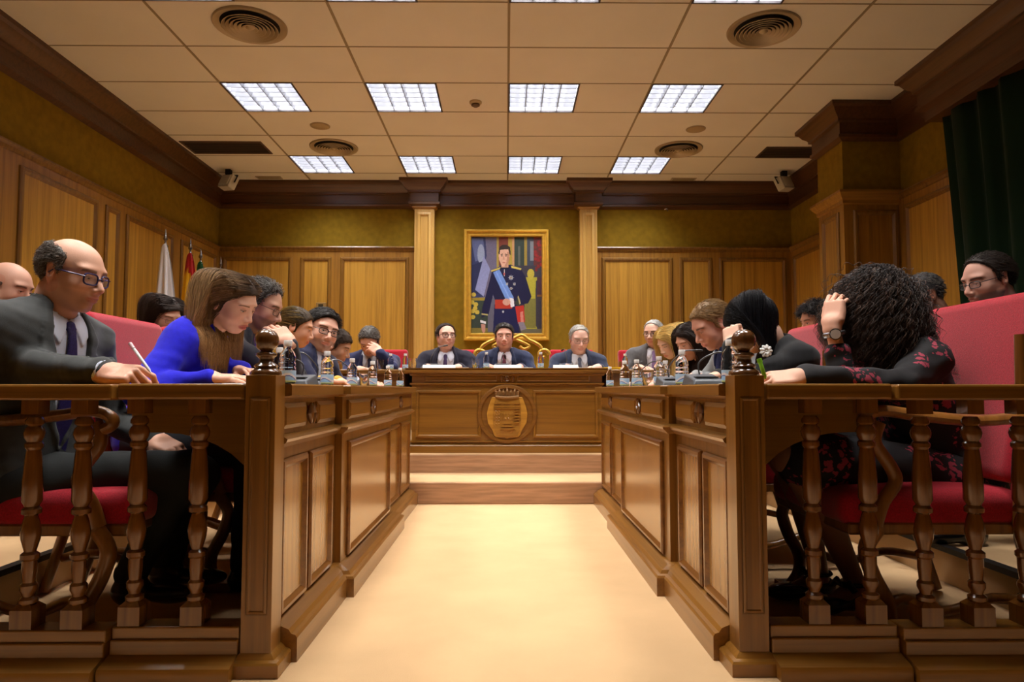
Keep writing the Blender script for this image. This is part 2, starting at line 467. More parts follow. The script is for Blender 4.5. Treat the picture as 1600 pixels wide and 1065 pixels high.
for (x0, x1, y0, y1, lab) in ((-3.36, -2.52, 6.97, 7.34, 'long dark slotted vent beside the left cornice'), (2.74, 3.36, 7.08, 7.42, 'long dark slotted vent beside the right cornice')):
    r = empty('slot_vent', ((x0 + x1) / 2, (y0 + y1) / 2, ZC), 0, lab, 'ceiling vent', 'slotted ceiling vents')
    a, b = (x1 - x0) / 2, (y1 - y0) / 2
    MB().frame((-a, -b, 0), (1, 0, 0), (0, 1, 0), (0, 0, -1), 2 * a, 2 * b, [(0, 0), (0, .008), (.02, .008), (.025, 0)]).build('frame', mat('slot_frame', lin(84, 62, 44), .6), r)
    MB().box(-a + .02, a - .02, -b + .02, b - .02, -.002, 0).build('backing', VDARK, r)
    s = MB()
    for k in range(6):
        y = -b + .04 + (2 * b - .08) * k / 5
        s.box(-a + .02, a - .02, y - .008, y + .008, -.007, -.003)
    s.build('slats', mat('slot_slat', lin(70, 50, 38), .6), r)
for (x, y, lab) in ((-1.80, 6.55, 'flat round speaker disc in the ceiling, left one'), (1.86, 6.60, 'flat round speaker disc in the ceiling, right one')):
    r = empty('ceiling_speaker', (x, y, ZC), 0, lab, 'ceiling speaker', 'flat round ceiling discs')
    MB().lathe([(.085, 0), (.085, -.006), (.075, -.012), (0.001, -.013)], n=28, cap=False).build('grille', mat('disc', lin(172, 150, 112), .7), r, smooth=True)
    MB().lathe([(.085, -.002), (.095, -.004), (.097, 0)], n=28, cap=False).build('rim', DIFF, r)
r = empty('smoke_detector', (-.27, 5.98, ZC), 0, 'small ribbed smoke detector between the middle lamps', 'smoke detector')
MB().lathe([(.055, 0), (.055, -.012), (.045, -.02), (.04, -.022)], n=24).build('base', mat('detector', lin(190, 168, 130), .5), r)
MB().lathe([(.035, -.022), (.038, -.034), (.02, -.045), (.001, -.046)], n=24, cap=False).lathe([(.041, -.026), (.041, -.030)], n=24, cap=False).build('sensor_cap', mat('detector_ring', lin(96, 76, 52), .6), r)
for (x, y, lab) in ((-2.85, 8.18, 'small flush ceiling grille in the far left corner'), (2.15, 8.2, 'small flush ceiling disc at the back, right of centre')):
    r = empty('ceiling_grille', (x, y, ZC), 0, lab, 'ceiling grille')
    MB().box(-.15, .15, -.05, .05, -.008, 0).build('plate', DIFF, r)
    s = MB()
    for k in range(4): s.box(-.13, .13, -.038 + .022 * k, -.03 + .022 * k, -.011, -.008)
    s.build('slats', CEILBAR, r)

# floodlights in the ceiling corners
for (sx, x, lab) in ((-1, -3.22, 'white floodlight on a bracket in the far left ceiling corner'), (1, 3.25, 'white floodlight on a bracket in the far right ceiling corner')):
    r = empty('floodlight', (x, 7.9, ZC), 0, lab, 'floodlight', 'corner floodlights')
    M = Euler((D(-20), D(sx * -8), D(sx * 35))).to_matrix()
    c = Vector((0, 0, -.15))
    MB().obox(c, (.21, .10, .16), M).build('housing', mat('flood_white', lin(205, 200, 185), .4), r, bevel=.012, seg=2)
    MB().obox(c + M @ Vector((0, -.055, 0)), (.17, .012, .12), M).build('glass_face', mat('flood_glass', lin(225, 222, 210), .15), r, bevel=.004)
    MB().tube([c + M @ Vector((-.115, 0, 0)), c + M @ Vector((-.12, 0, .09)), c + M @ Vector((.12, 0, .09)), c + M @ Vector((.115, 0, 0))], .008, 6).box(-.03, .03, -.03, .03, -.06, 0).box(-.012, .012, -.012, .012, -.07, -.05).build('bracket', VDARK, r)

# curtain on the right wall under the pelmet
random.seed(11)
n = 150; V = []; F = []
ytop = np.linspace(-.6, 5.33, n)
zs = [0.02, .9, 1.6, 2.2, 2.7, ZC - .15]
for j, z in enumerate(zs):
    for i in range(n):
        t = i / (n - 1)
        y = ytop[i] - (1 - (j / 5)) * .25 * max(0, (t - .7) / .3)
        ph = i * .95 + .5 * math.sin(i * .37)
        V.append((XW - .09 + .035 * math.sin(ph) + .01 * math.sin(ph * 2.3 + j * .3), y, z))
for j in range(5):
    for i in range(n - 1): F.append((j * n + i, j * n + i + 1, (j + 1) * n + i + 1, (j + 1) * n + i))
cu = mesh_obj('curtain', V, F, GREENC, smooth=True)
sd = cu.modifiers.new('thick', 'SOLIDIFY'); sd.thickness = .006
tag(cu, 'floor-length dark green pleated curtain hanging on the right wall', 'curtain')

# ------------------------------------------------------------------ steps and dais
struct(MB().box(-2.9, 2.9, 4.74, YB, 0.0, .146).build('floor_step_1', RISER, bevel=.008, seg=2), 'lower carpeted step in front of the dais')
struct(MB().box(-2.95, 2.95, 4.755, YB, 0.14, .150).build('floor_tread_1', CARPET, bevel=.004), 'beige carpet tread of the lower step')
struct(MB().box(-3.2, 3.2, 5.25, YB, 0.14, .287).build('floor_step_2', RISER, bevel=.008, seg=2), 'upper carpeted step, the edge of the dais')
struct(MB().box(-3.3, 3.3, 5.265, YB, 0.28, .291).build('floor_dais', CARPET, bevel=.004), 'beige carpet on the dais')
for s, nm in ((-1, 'left'), (1, 'right')):
    xa, xb = sorted((s * 1.78, s * XW))
    struct(MB().box(xa, xb, YF, 5.0, 0, .14).build('floor_platform_' + nm, CARPET), 'raised carpeted platform for the back row, %s side' % nm)
    xa, xb = sorted((s * 1.76, s * 1.80))
    struct(MB().box(xa, xb, YF, 5.0, .128, .150).build('trim_%d' % (8 + (s > 0)), mat('nosing', lin(34, 26, 22), .4)), 'dark nosing along the raised platform, %s side' % nm)

# ------------------------------------------------------------------ council desks along the aisle (sx=-1 left, +1 right)
PL = [(0, 0), (.069, 0), (.069, .068), (.064, .076), (.052, .080), (.044, .092), (.020, .102), (.006, .110), (0, .112)]
MID = [(0, .607), (.006, .607), (.014, .615), (.028, .625), (.032, .634), (.02, .642), (0, .646)]
TOPP = [(0, .750), (.012, .752), (.022, .760), (.042, .762), (.042, .792), (.038, .796), (-.40, .796), (-.40, .75)]
DPROF = [(0, 0), (0, .006), (.008, .016), (.016, .018), (.026, .008), (.034, -.004)]
DPROF = [(0, 0), (0, .008), (.007, .015), (.017, .015), (.027, .004), (.030, 0.001)]
def council_desk(s):
    side = 'left' if s < 0 else 'right'
    r = empty('council_desk', (s * .9, 3.3, 0), 0, 'long panelled oak council desk along the %s side of the aisle' % side, 'desk', 'council desks along the aisle')
    ox, oy = s * .9, 3.3
    X = lambda a: s * a - ox          # a = distance from the aisle axis
    Y = lambda y: y - oy
    f0, f1 = .668, .640               # face planes: end bays, middle bay
    y0, ya, yb, y1 = 2.025, 2.71, 3.86, 4.80
    plan = [(X(f0), Y(y0)), (X(f0), Y(ya)), (X(f1), Y(ya)), (X(f1), Y(yb)), (X(f0), Y(yb)), (X(f0), Y(y1)), (X(1.16), Y(y1))]
    if s > 0: plan = plan              # travelling +y, outward (towards the aisle) is left of travel for the right desk
    else: plan = plan[::-1]
    carc = MB()
    def bx(mb, a, b, c, d, z0, z1):
        xa, xb = sorted((X(a), X(b))); mb.box(xa, xb, Y(c), Y(d), z0, z1)
    bx(carc, f0, f0 + .03, y0, y1, 0, .755)
    bx(carc, f1, f0 + .01, ya, yb, 0, .755)
    bx(carc, f0, 1.14, y1 - .025, y1, 0, .755)
    carc.build('body', W_DESKZ, r)
    MB().sweep(plan, PL).build('plinth', W_DESKY, r, smooth=True, angle=30)
    MB().sweep(plan, MID).build('middle_moulding', W_DESKY, r, smooth=True, angle=30)
    MB().sweep(plan, TOPP[:6] + [(-.02, .796), (-.02, .75)]).build('top_edge', W_DESKY, r, smooth=True, angle=30)
    tp = MB(); bx(tp, f0 - .01, 1.16, y0 + .035, y1, .765, .794); tp.build('desk_top', W_DESKY, r)
    # support panel under the near end of the top with an arched cut-out towards the seat
    pts = [(X(f0 + .03), .764), (X(f0 + .03), .43), (X(.74), .43)]
    for k in range(9):
        a = PI / 2 * k / 8
        pts.append((X(.74 + .30 * (1 - math.cos(a))), .43 + .22 * math.sin(a)))
    pts += [(X(1.13), .65), (X(1.13), .764)]
    MB().prism([(p[0], Y(2.10), p[1]) for p in pts], (0, 0, 0), (0, .025, 0)).build('end_bracket', W_DESKX, r)
    # recessed panels and raised drawer-like tablets
    def panel(ff, a, b, zlo, zhi, name='panel'):
        fr = MB(); pn = MB()
        nrm = (-s, 0, 0)
        fr.frame((X(ff), Y(a), zlo), (0, 1, 0), (0, 0, 1), nrm, b - a, zhi - zlo, DPROF)
        fr.build('panel_frame', W_TURNY, r, smooth=True, angle=30)
        xa, xb = sorted((X(ff), X(ff) - s * .002)); pn.box(xa, xb, Y(a) + .028, Y(b) - .028, zlo + .028, zhi - .028)
        pn.build(name, W_PANZ, r)
    def tablet(ff, a, b, first, last):
        xa = X(ff)
        poly = []
        z0, z1 = .662, .738
        mb = MB()
        mb.frame((xa, Y(a), z0), (0, 1, 0), (0, 0, 1), (-s, 0, 0), b - a, z1 - z0, [(0, 0), (0, .009), (.010, .013), (.013, .016)])
        xx, xy = sorted((xa, xa - s * .016)); mb.box(xx, xy, Y(a) + .013, Y(b) - .013, z0 + .013, z1 - .013)
        mb.build('tablet', W_DESKY, r, smooth=True, angle=30)
    def boss(ff, yc):
        mb = MB(); V = []
        xa = X(ff)
        for sgn in (-1, 1):            # a pair of carved crescents round a small oval
            arc = [(xa - s * .012, Y(yc) + sgn * (.034 - .022 * abs(math.cos(t))) , .70 + .036 * math.cos(t)) for t in np.linspace(0.15, PI - .15, 9)]
            mb.tube(arc, [.002, .005, .008, .010, .011, .010, .008, .005, .002], 8)
        mb.tube([(xa - s * .006, Y(yc), .70 + z) for z in (-.030, -.02, 0, .02, .030)], [.003, .009, .012, .009, .003], 8)
        mb.build('carved_boss', W_TURN, r, smooth=True)
    def bays(ff, cuts):
        for a, b in cuts: panel(ff, a, b, .118, .572)
    bays(f0, [(2.05, 2.31), (2.345, 2.64)])
    bays(f1, [(2.80, 3.77)])
    bays(f0, [(3.92, 4.28), (4.34, 4.74)])
    for ff, a, b in ((f0, 2.05, 2.28), (f0, 2.42, 2.66), (f1, 2.78, 3.20), (f1, 3.34, 3.80), (f0, 3.92, 4.25), (f0, 4.39, 4.74)): tablet(ff, a, b, 0, 0)
    for ff, y in ((f0, 2.35), (f1, 3.27), (f0, 4.32)): boss(ff, y)
    return r
W_TURNY = wood('desk_moulding', lin(84, 46, 14), lin(128, 80, 28), 'y', 0.28, 0.5)
for s in (-1, 1): council_desk(s)

# ------------------------------------------------------------------ balustrades facing the camera
RY = 1.98
BAL = [(.021, .125), (.021, .205)]
def baluster_profile():
    z0, z1 = .185, .705
    P = [(.018, 0), (.024, .008), (.024, .018), (.015, .026), (.017, .034), (.022, .045), (.022, .058), (.016, .066), (.019, .10), (.019, .128), (.024, .134), (.024, .146), (.015, .154), (.024, .19), (.026, .21), (.021, .24), (.016, .258), (.025, .264), (.025, .276), (.018, .284),
         (.026, .30), (.0255, .36), (.021, .43), (.0185, .448), (.024, .456), (.024, .466), (.019, .472), (.025, .484), (.0275, .497), (.024, .51), (.018, .518), (.024, .524), (.024, .534), (.017, .545)]
    k = (z1 - z0) / .545
    return [(r, z0 + z * k) for r, z in P]
def make_baluster():
    mb = MB()
    for z0, z1, h in ((.125, .178, .030), (.712, .756, .024)):
        mb.box(-h, h, -h, h, z0, z1)
    # chamfered shoulders
    mb.add([(-.03, -.03, .178), (.03, -.03, .178), (.03, .03, .178), (-.03, .03, .178), (-.017, -.017, .192), (.017, -.017, .192), (.017, .017, .192), (-.017, .017, .192)],
           [(0, 1, 5, 4), (1, 2, 6, 5), (2, 3, 7, 6), (3, 0, 4, 7), (4, 5, 6, 7)])
    mb.lathe(baluster_profile(), n=20)
    return mb
bal_me = None
def balustrade(sx, x0, x1, xs, y, lab, dz=0.0, post=True, endcut=0):
    global bal_me
    r = empty('balustrade', (sx * (x0 + x1) / 2, y, 0), 0, lab, 'balustrade', 'balustrades facing the camera')
    ox = sx * (x0 + x1) / 2
    def B(a, b, c, d, z0, z1, name, m, bev=.004):
        xa, xb = sorted((sx * a - ox, sx * b - ox)); return MB().box(xa, xb, c, d, z0 + dz, z1 + dz).build(name, m, r, bevel=bev, seg=2)
    B(x0, x1, -.045, .075, .752, .796, 'handrail', W_DESKX, .006)
    B(x0, x1, -.035, .04, .09, .127, 'base_rail', W_DESKX)
    B(x0, x1, -.045, .05, .0, .095, 'base_board', W_DESKX)
    pa, pb = sorted((sx * x0 - ox, sx * x1 - ox))
    path = [(pb, -.045), (pa, -.045)]
    MB().sweep([(pa, -.045), (pb, -.045)], [(-0.0, .0), (-.06, 0), (-.06, .030), (-.056, .038), (-.046, .042), (-.030, .046), (-.014, .052), (-.0, .056)]).build('plinth', W_DESKX, r, smooth=True, angle=30)
    for x in xs:
        if bal_me is None:
            b = make_baluster().build('baluster', W_TURN, r, smooth=True, angle=35); bal_me = b.data
        else:
            b = bpy.data.objects.new('baluster', bal_me); link(b, r)
        b.location = (sx * x - ox, 0, dz)
    return r, ox
def newel(sx):
    side = 'left' if sx < 0 else 'right'
    c = sx * .687
    r = empty('newel_post', (c, RY, 0), 0, 'square oak newel post with turned ball, at the near end of the %s desk' % side, 'newel post', 'newel posts at the desk ends')
    h = .042
    MB().box(-h, h, -h, h, 0, .82).frame((-h + .012, -h, .16), (1, 0, 0), (0, 0, 1), (0, -1, 0), 2 * h - .024, .60, [(0, 0), (.003, -.0), (.006, .003), (.009, .003), (.012, 0)]).build('shaft', W_DESKZ, r, bevel=.007, seg=2)
    MB().sweep([(-h, -h), (-h, h), (h, h), (h, -h)], [(0, 0), (.03, 0), (.03, .034), (.025, .040), (.014, .044), (.008, .052), (0, .058)], closed=True).build('foot_moulding', W_DESKX, r, smooth=True, angle=30)
    f = MB()
    f.lathe([(0.001, 0.816), (0.04, 0.816), (0.044, 0.8236), (0.042, 0.8318), (0.034, 0.8368), (0.03, 0.8417), (0.034, 0.8466), (0.03, 0.8515), (0.021, 0.8564), (0.02, 0.8679), (0.024, 0.8728), (0.029, 0.8761), (0.029, 0.8819), (0.022, 0.886), (0.016, 0.8892), (0.02, 0.8925), (0.027, 0.8983), (0.032, 0.9073), (0.034, 0.9188), (0.033, 0.9302), (0.028, 0.9409), (0.02, 0.9483), (0.01, 0.9524), (0.001, 0.9532)], n=36, cap=False)
    f.build('finial', W_FINIAL, r, smooth=True, angle=70)
for sx in (-1, 1): newel(sx)
balustrade(-1, .735, 1.085, [.8715, 1.043], RY, 'left balustrade section with two turned balusters beside the newel post')
balustrade(-1, 1.09, 2.2, [1.188, 1.326, 1.47, 1.61, 1.76, 1.9, 2.05], RY - .02, 'left balustrade section in front of the man in grey suit', -.002)
balustrade(1, .735, 1.09, [.875, 1.035], RY, 'right balustrade section with two turned balusters beside the newel post')
balustrade(1, 1.095, 2.2, [1.18, 1.325, 1.465, 1.61, 1.76, 1.91, 2.06], RY - .02, 'right balustrade section in front of the curly-haired woman', -.002)

# ------------------------------------------------------------------ presidential desk on the dais
DY = 5.35
dd = empty('dais_desk', (0.01, DY + .3, .29), 0, 'wide carved oak desk on the dais with a round coat of arms', 'desk')
oz = -.29
def dbox(mb, x0, x1, y0, y1, z0, z1): return mb.box(x0, x1, y0 - .3, y1 - .3, z0 + oz, z1 + oz)
dbox(MB(), -.74, .74, .02, .60, .29, .91).build('body', W_DESKX, dd)
dpath = [(-.74, .72 - .3), (-.74, .02 - .3), (.74, .02 - .3), (.74, .72 - .3)][::-1]
MB().sweep(dpath, [(0, 0), (.03, 0), (.03, .055), (.024, .062), (.01, .066), (0, .07)]).build('plinth', W_DESKX, dd, smooth=True, angle=30)
MB().sweep(dpath, [(0, .075), (.006, .076), (.016, .084), (.016, .09), (0, .094)]).build('lower_moulding', W_DESKX, dd, smooth=True, angle=30)
MB().sweep(dpath, [(0, .52), (.006, .522), (.016, .530), (.016, .538), (0, .542)]).build('middle_moulding', W_DESKX, dd, smooth=True, angle=30)
MB().sweep(dpath, [(-.02, .595), (.01, .596), (.02, .604), (.02, .612), (.045, .616), (.05, .625), (.05, .640), (.04, .645), (.05, .65), (.05, .655), (-.05, .657)]).build('top_edge', W_DESKX, dd, smooth=True, angle=30)
dbox(MB(), -.77, .77, -.01, .68, .915, .946).build('desk_top', W_DESKX, dd)
fp = MB(); pp = MB()
for x0, x1 in ((-.71, -.20), (.20, .71)):
    fp.frame((x0, -.28, .115), (1, 0, 0), (0, 0, 1), (0, -1, 0), x1 - x0, .37, [(0, 0), (0, .008), (.008, .016), (.018, .014), (.028, 0)])
    pp.box(x0 + .03, x1 - .03, -.283, -.27, .145, .455)
for x0, x1 in ((-.64, -.08), (.08, .64)):
    fp.frame((x0, -.28, .552), (1, 0, 0), (0, 0, 1), (0, -1, 0), x1 - x0, .05, [(0, 0), (0, .008), (.006, .012), (.012, .012)])
    pp.box(x0 + .012, x1 - .012, -.292, -.27, .562, .592)
fp.build('panel_frame', W_DESKX, dd, smooth=True, angle=30); pp.build('panel', W_PANX if 'W_PANX' in globals() else W_DESKX, dd)
# coat of arms: round boss, shield, crown
W_CREST = wood('carved_medallion', lin(98, 58, 18), lin(134, 88, 30), 'x', 0.35, 0.3)
W_SHIELD = wood('carved_shield', lin(160, 108, 32), lin(200, 146, 56), 'x', 0.35, 0.3)
cz = .30
def disc(mb, prof, c, n=48, sx=1, sz=1):
    V = []; F = []
    for r_, o_ in prof:
        for i in range(n):
            a = 2 * PI * i / n; V.append((c[0] + r_ * math.cos(a) * sx, c[1] - o_, c[2] + r_ * math.sin(a) * sz))
    for j in range(len(prof) - 1):
        for i in range(n):
            k = (i + 1) % n; F.append((j * n + i, j * n + k, (j + 1) * n + k, (j + 1) * n + i))
    F.append(tuple((len(prof) - 1) * n + i for i in range(n)))
    return mb.add(V, F)
med = disc(MB(), [(.235, -.01), (.235, .012), (.225, .022), (.205, .020), (.195, .010), (.19, .010)], (0, -.28, cz), sz=.98).build('medallion', W_CREST, dd, smooth=True, angle=30)
sh = [(-.118, .13), (-.145, .06), (-.158, 0), (-.15, -.07), (-.115, -.125), (-.10, -.165), (-.085, -.18), (-.02, -.18), (0, -.19), (.02, -.18), (.085, -.18), (.10, -.165), (.115, -.125), (.15, -.07), (.158, 0), (.145, .06), (.118, .13)]
MB().prism([(x, -.289, cz + .0 + z) for x, z in sh][::-1], (0, 0, 0), (0, -.016, 0)).build('shield_ground', W_SHIELD, med, bevel=.005, seg=2)
sm = MB()
inner = [(-.095, .105), (-.105, .06), (-.108, -.06), (-.095, -.13), (-.08, -.16), (0, -.172), (.08, -.16), (.095, -.13), (.108, -.06), (.105, .06), (.095, .105)]
sm.prism([(x, -.300, cz + z) for x, z in inner][::-1], (0, 0, 0), (0, -.013, 0))
for zz in (.045, ): sm.box(-.10, .10, -.321, -.311, cz + zz - .003, cz + zz + .003)
for xx in (-.042, .048): sm.box(xx - .002, xx + .002, -.321, -.311, cz - .13, cz + .10)
random.seed(5)
for (x0, z0, nx, nz) in ((-.072, .075, 2, 2), (0, .075, 2, 2), (.074, .075, 2, 2)):   # charges: small castles and bars
    for a in range(nx):
        for b in range(nz): sm.box(x0 - .026 + a * .028, x0 - .006 + a * .028, -.324, -.311, cz + z0 - .022 + b * .024, cz + z0 - .008 + b * .024)
for k in range(5):
    sm.box(.058, .096, -.324, -.311, cz + .02 - k * .022, cz + .028 - k * .022)
    for q in range(2): disc(sm, [(.006, 0), (.006, .005), (.003, .007)], (-.085 + .022 * q, -.311, cz + .02 - k * .024), 8)
sm.box(-.026, .030, -.321, -.311, cz - .075, cz - .01)
for q in (-.026, -.004, .018): sm.box(q, q + .012, -.323, -.311, cz - .01, cz + .008)
for q in (-.014, .010): disc(sm, [(.009, 0), (.008, .006), (.003, .009)], (q, -.318, cz - .035), 8)
sm.box(-.04, .044, -.326, -.311, cz - .098, cz - .088); sm.box(-.055, .06, -.326, -.311, cz - .115, cz - .108)
for k in range(4): sm.tube([(.02 + k * .02, -.313, cz - .15), (.035 + k * .02, -.313, cz - .125)], .003, 6)
sm.build('shield', wood('carved_shield_shaded', lin(134, 88, 28), lin(170, 120, 44), 'x', .35, .3), med)  # same wood as the shield; carving's shading put into a darker tone
cr = MB()
cr.tube([(-.088, -.305, cz + .135), (-.05, -.315, cz + .128), (0, -.318, cz + .126), (.05, -.315, cz + .128), (.088, -.305, cz + .135)], .011, 10)
for k in range(7):
    x = -.084 + .028 * k; hh = .050 if k % 2 else .040
    if k == 3: hh = .055
    cr.tube([(x, -.300, cz + .14), (x * 1.03, -.306, cz + .15 + hh * .5), (x * 1.08, -.302, cz + .14 + hh)], [.006, .010, .004], 8)
    disc(cr, [(.007, 0), (.006, .006), (.001, .009)], (x * 1.08, -.300, cz + .142 + hh), 8)
cr.box(-.085, .085, -.300, -.285, cz + .13, cz + .175)
cr.build('crown', mat('crown_bronze', lin(150, 112, 70), .35, metal=.2), med, smooth=True, angle=40)
# small carved rosette above
ro = MB(); disc(ro, [(.028, 0), (.028, .008), (.022, .014), (.016, .010), (.012, .010), (.008, .014), (.001, .015)], (0, -.28, .575), 24)
for s in (-1, 1):
    ro.tube([(s * (.034 + .012 * math.sin(t)), -.288, .575 + .03 * math.cos(t)) for t in np.linspace(.1, PI - .1, 8)], [.003, .006, .009, .01, .01, .009, .006, .003], 8)
ro.build('rosette', W_TURN, dd, smooth=True, angle=40)

# wing tables left and right of the presidential desk
for s, nm in ((-1, 'left'), (1, 'right')):
    r = empty('wing_table', (s * 1.35, 5.72, .29), 0, 'plain oak table on the dais, continuing the central desk to the %s' % nm, 'table', 'wing tables on the dais')
    MB().box(-.56, .56, -.17, .33, .615, .65).build('table_top', W_DESKX, r, bevel=.008, seg=2)
    MB().box(-.53, .53, -.13, -.10, 0, .615).build('front_panel', W_DESKX, r)
    for q in (-1, 1): MB().box(q * .50 - .03, q * .50 + .03, -.10, .30, 0, .615).build('side_panel', W_DESKZ, r)

# ------------------------------------------------------------------ portrait painting (a generic officer in dress uniform)
PW, PH = 1.045, 1.37
pc = at(791.5, 444.5, YB - .05)
pr = empty('portrait_painting', (pc.x, YB, pc.z), 0, 'large gilt framed painting of a standing officer in dark dress uniform with blue sash', 'painting')
MB().frame((-PW / 2, 0, -PH / 2), (1, 0, 0), (0, 0, 1), (0, -1, 0), PW, PH, [(0, 0), (0, .05), (.012, .075), (.03, .075), (.04, .055), (.055, .05), (.065, .062), (.08, .062), (.088, .04), (.092, .02)]).build('picture_frame', GOLD, pr, smooth=True, angle=25)
def in_poly(U, W, poly):
    ins = np.zeros(U.shape, bool); n = len(poly); j = n - 1
    for i in range(n):
        xi, yi = poly[i]; xj, yj = poly[j]
        c = ((yi > W) != (yj > W)) & (U < (xj - xi) * (W - yi) / ((yj - yi) + 1e-9) + xi)
        ins ^= c; j = i
    return ins
def paint():
    nu, nv = 230, 300
    U, W = np.meshgrid(np.linspace(0, 1, nu), np.linspace(0, 1, nv))     # W downwards
    rs = np.random.RandomState(3)
    C = np.zeros((nv, nu, 3)); C[:] = lin(62, 66, 72)
    def P(poly, c, j=0.0):
        m = in_poly(U, W, poly); C[m] = np.array(lin(*c))
    def E(u, w, a, b, c, ang=0):
        du, dw = U - u, W - w; ca, sa = math.cos(ang), math.sin(ang)
        m = ((du * ca + dw * sa) / a) ** 2 + ((-du * sa + dw * ca) / b) ** 2 < 1; C[m] = np.array(lin(*c))
    R = lambda a, b, c, d, col: P([(a, c), (b, c), (b, d), (a, d)], col)
    R(.12, .40, 0, .75, (108, 104, 132)); R(.38, .52, 0, .3, (120, 60, 50)); R(.36, .39, 0, .35, (170, 150, 70)); R(.52, .58, 0, .36, (176, 152, 66)); R(.58, .61, 0, .36, (196, 150, 110))
    R(.61, .75, 0, .3, (48, 64, 60)); R(.75, .79, 0, .4, (150, 130, 56)); R(.79, .88, 0, .32, (58, 66, 84)); R(.88, 1, 0, .35, (92, 44, 44)); R(.61, 1, .3, 1, (58, 56, 70)); R(.83, .88, .05, .25, (120, 128, 140)); R(.66, .69, .1, .3, (92, 96, 92))
    for k in range(30): E(.90 + rs.rand() * .1, rs.rand() * .35, .02, .013, (110 + rs.randint(40), 36, 40))
    P([(0, 0), (.2, 0), (.22, .2), (.12, .5), (.2, .62), (0, .64)], (52, 60, 104)); P([(.0, .02), (.17, .02), (.2, .22), (.06, .26)], (92, 104, 150)); E(.14, .18, .05, .1, (150, 164, 196))
    P([(0, .3), (.18, .25), (.10, .52), (.18, .58), (0, .6)], (38, 46, 86))
    P([(.18, .20), (.27, .34), (.18, .62), (.06, .55)], (142, 150, 200))
    R(0, .32, .63, 1, (52, 66, 60)); R(0, .3, .63, .66, (150, 134, 50)); R(0, .34, .94, 1, (128, 118, 58))
    for (u, w) in ((.04, .6), (.02, .68), (.06, .74), (.09, .78), (.03, .83), (.07, .70), (.03, .77)): E(u, w, .032, .022, (196, 176, 74))
    P([(.24, .66), (.34, .62), (.34, .98), (.24, .98)], (96, 96, 116))
    P([(.76, .42), (.93, .42), (.93, .45), (.91, .46), (.90, .9), (.93, .95), (.72, .95), (.76, .9)], (172, 166, 58)); E(.84, .385, .05, .05, (180, 168, 66)); P([(.76, .64), (.91, .64), (.91, .94), (.73, .94)], (124, 122, 62))
    R(.70, 1, .95, 1, (104, 100, 84)); R(.93, 1, .42, .60, (70, 46, 60)); R(.93, 1, .60, .62, (130, 88, 40))
    navy = (24, 26, 66)
    P([(.33, .70), (.65, .70), (.68, 1), (.31, 1)], (26, 30, 78))                                         # trousers
    P([(.30, .345), (.44, .30), (.56, .29), (.70, .335), (.77, .42), (.85, .62), (.80, .69), (.70, .70), (.62, .66), (.34, .66), (.31, .60), (.25, .80), (.15, .84), (.16, .74), (.24, .52)], navy)
    P([(.28, .35), (.42, .315), (.41, .335), (.29, .365)], (206, 190, 96)); P([(.56, .30), (.71, .33), (.70, .345), (.57, .325)], (206, 190, 96))
    P([(.40, .33), (.44, .30), (.55, .30), (.53, .34)], (18, 20, 50))
    P([(.31, .37), (.40, .34), (.60, .63), (.50, .67)], (112, 150, 226)); P([(.345, .36), (.355, .355), (.56, .65), (.54, .655)], (136, 172, 240))
    R(.34, .58, .65, .745, (176, 58, 42)); P([(.62, .72), (.74, .71), (.76, .88), (.66, .90)], (186, 52, 44)); P([(.69, .78), (.73, .77), (.74, .88), (.70, .89)], (214, 140, 130)); P([(.66, .88), (.74, .88), (.78, .95), (.70, .97)], (136, 130, 150))
    P([(.54, .63), (.60, .64), (.61, .72), (.56, .73)], (232, 234, 244)); E(.50, .675, .055, .035, (206, 160, 146)); P([(.66, .60), (.70, .66), (.68, .72), (.62, .70)], (60, 70, 60)); P([(.655, .62), (.665, .61), (.70, .69), (.68, .70)], (196, 184, 130))
    P([(.15, .79), (.24, .80), (.24, .815), (.15, .805)], (176, 168, 110)); P([(.135, .86), (.21, .875), (.21, .90), (.135, .885)], (226, 230, 240)); P([(.14, .90), (.205, .905), (.205, .97), (.18, 1), (.155, .97)], (188, 140, 130))
    for (u, w, r_) in ((.562, .425, .042), (.505, .49, .024), (.61, .49, .027), (.565, .535, .027)):       # orders
        for k in range(8):
            a = k * PI / 4
            P([(u + r_ * math.cos(a), w + r_ * .76 * math.sin(a)), (u + .35 * r_ * math.cos(a + .5), w + .27 * r_ * math.sin(a + .5)), (u, w), (u + .35 * r_ * math.cos(a - .5), w + .27 * r_ * math.sin(a - .5))], (206, 214, 226))
        E(u, w, r_ * .35, r_ * .27, (150, 130, 100))
    R(.463, .472, .34, .41, (220, 210, 210)); P([(.455, .375), (.48, .375), (.475, .40), (.46, .40)], (190, 90, 90)); E(.452, .775, .014, .012, (196, 200, 210))
    R(.425, .525, .25, .32, (200, 152, 132))
    E(.467, .20, .075, .095, (222, 178, 158)); P([(.40, .16), (.535, .16), (.54, .24), (.50, .30), (.46, .315), (.43, .30), (.395, .24)], (222, 178, 158)); P([(.51, .16), (.54, .16), (.54, .24), (.50, .31), (.47, .31), (.50, .26)], (186, 138, 118))
    P([(.385, .17), (.40, .11), (.44, .085), (.50, .085), (.55, .11), (.56, .19), (.54, .18), (.525, .13), (.44, .135), (.41, .14), (.40, .19)], (46, 38, 36))
    P([(.415, .183), (.45, .178), (.45, .186), (.415, .190)], (60, 40, 34)); P([(.475, .178), (.515, .183), (.515, .190), (.475, .186)], (60, 40, 34)); E(.434, .200, .012, .006, (50, 40, 44)); E(.492, .200, .012, .006, (50, 40, 44))
    P([(.455, .20), (.465, .20), (.472, .238), (.448, .238)], (196, 146, 126)); P([(.435, .266), (.485, .264), (.47, .276), (.45, .276)], (176, 92, 86))
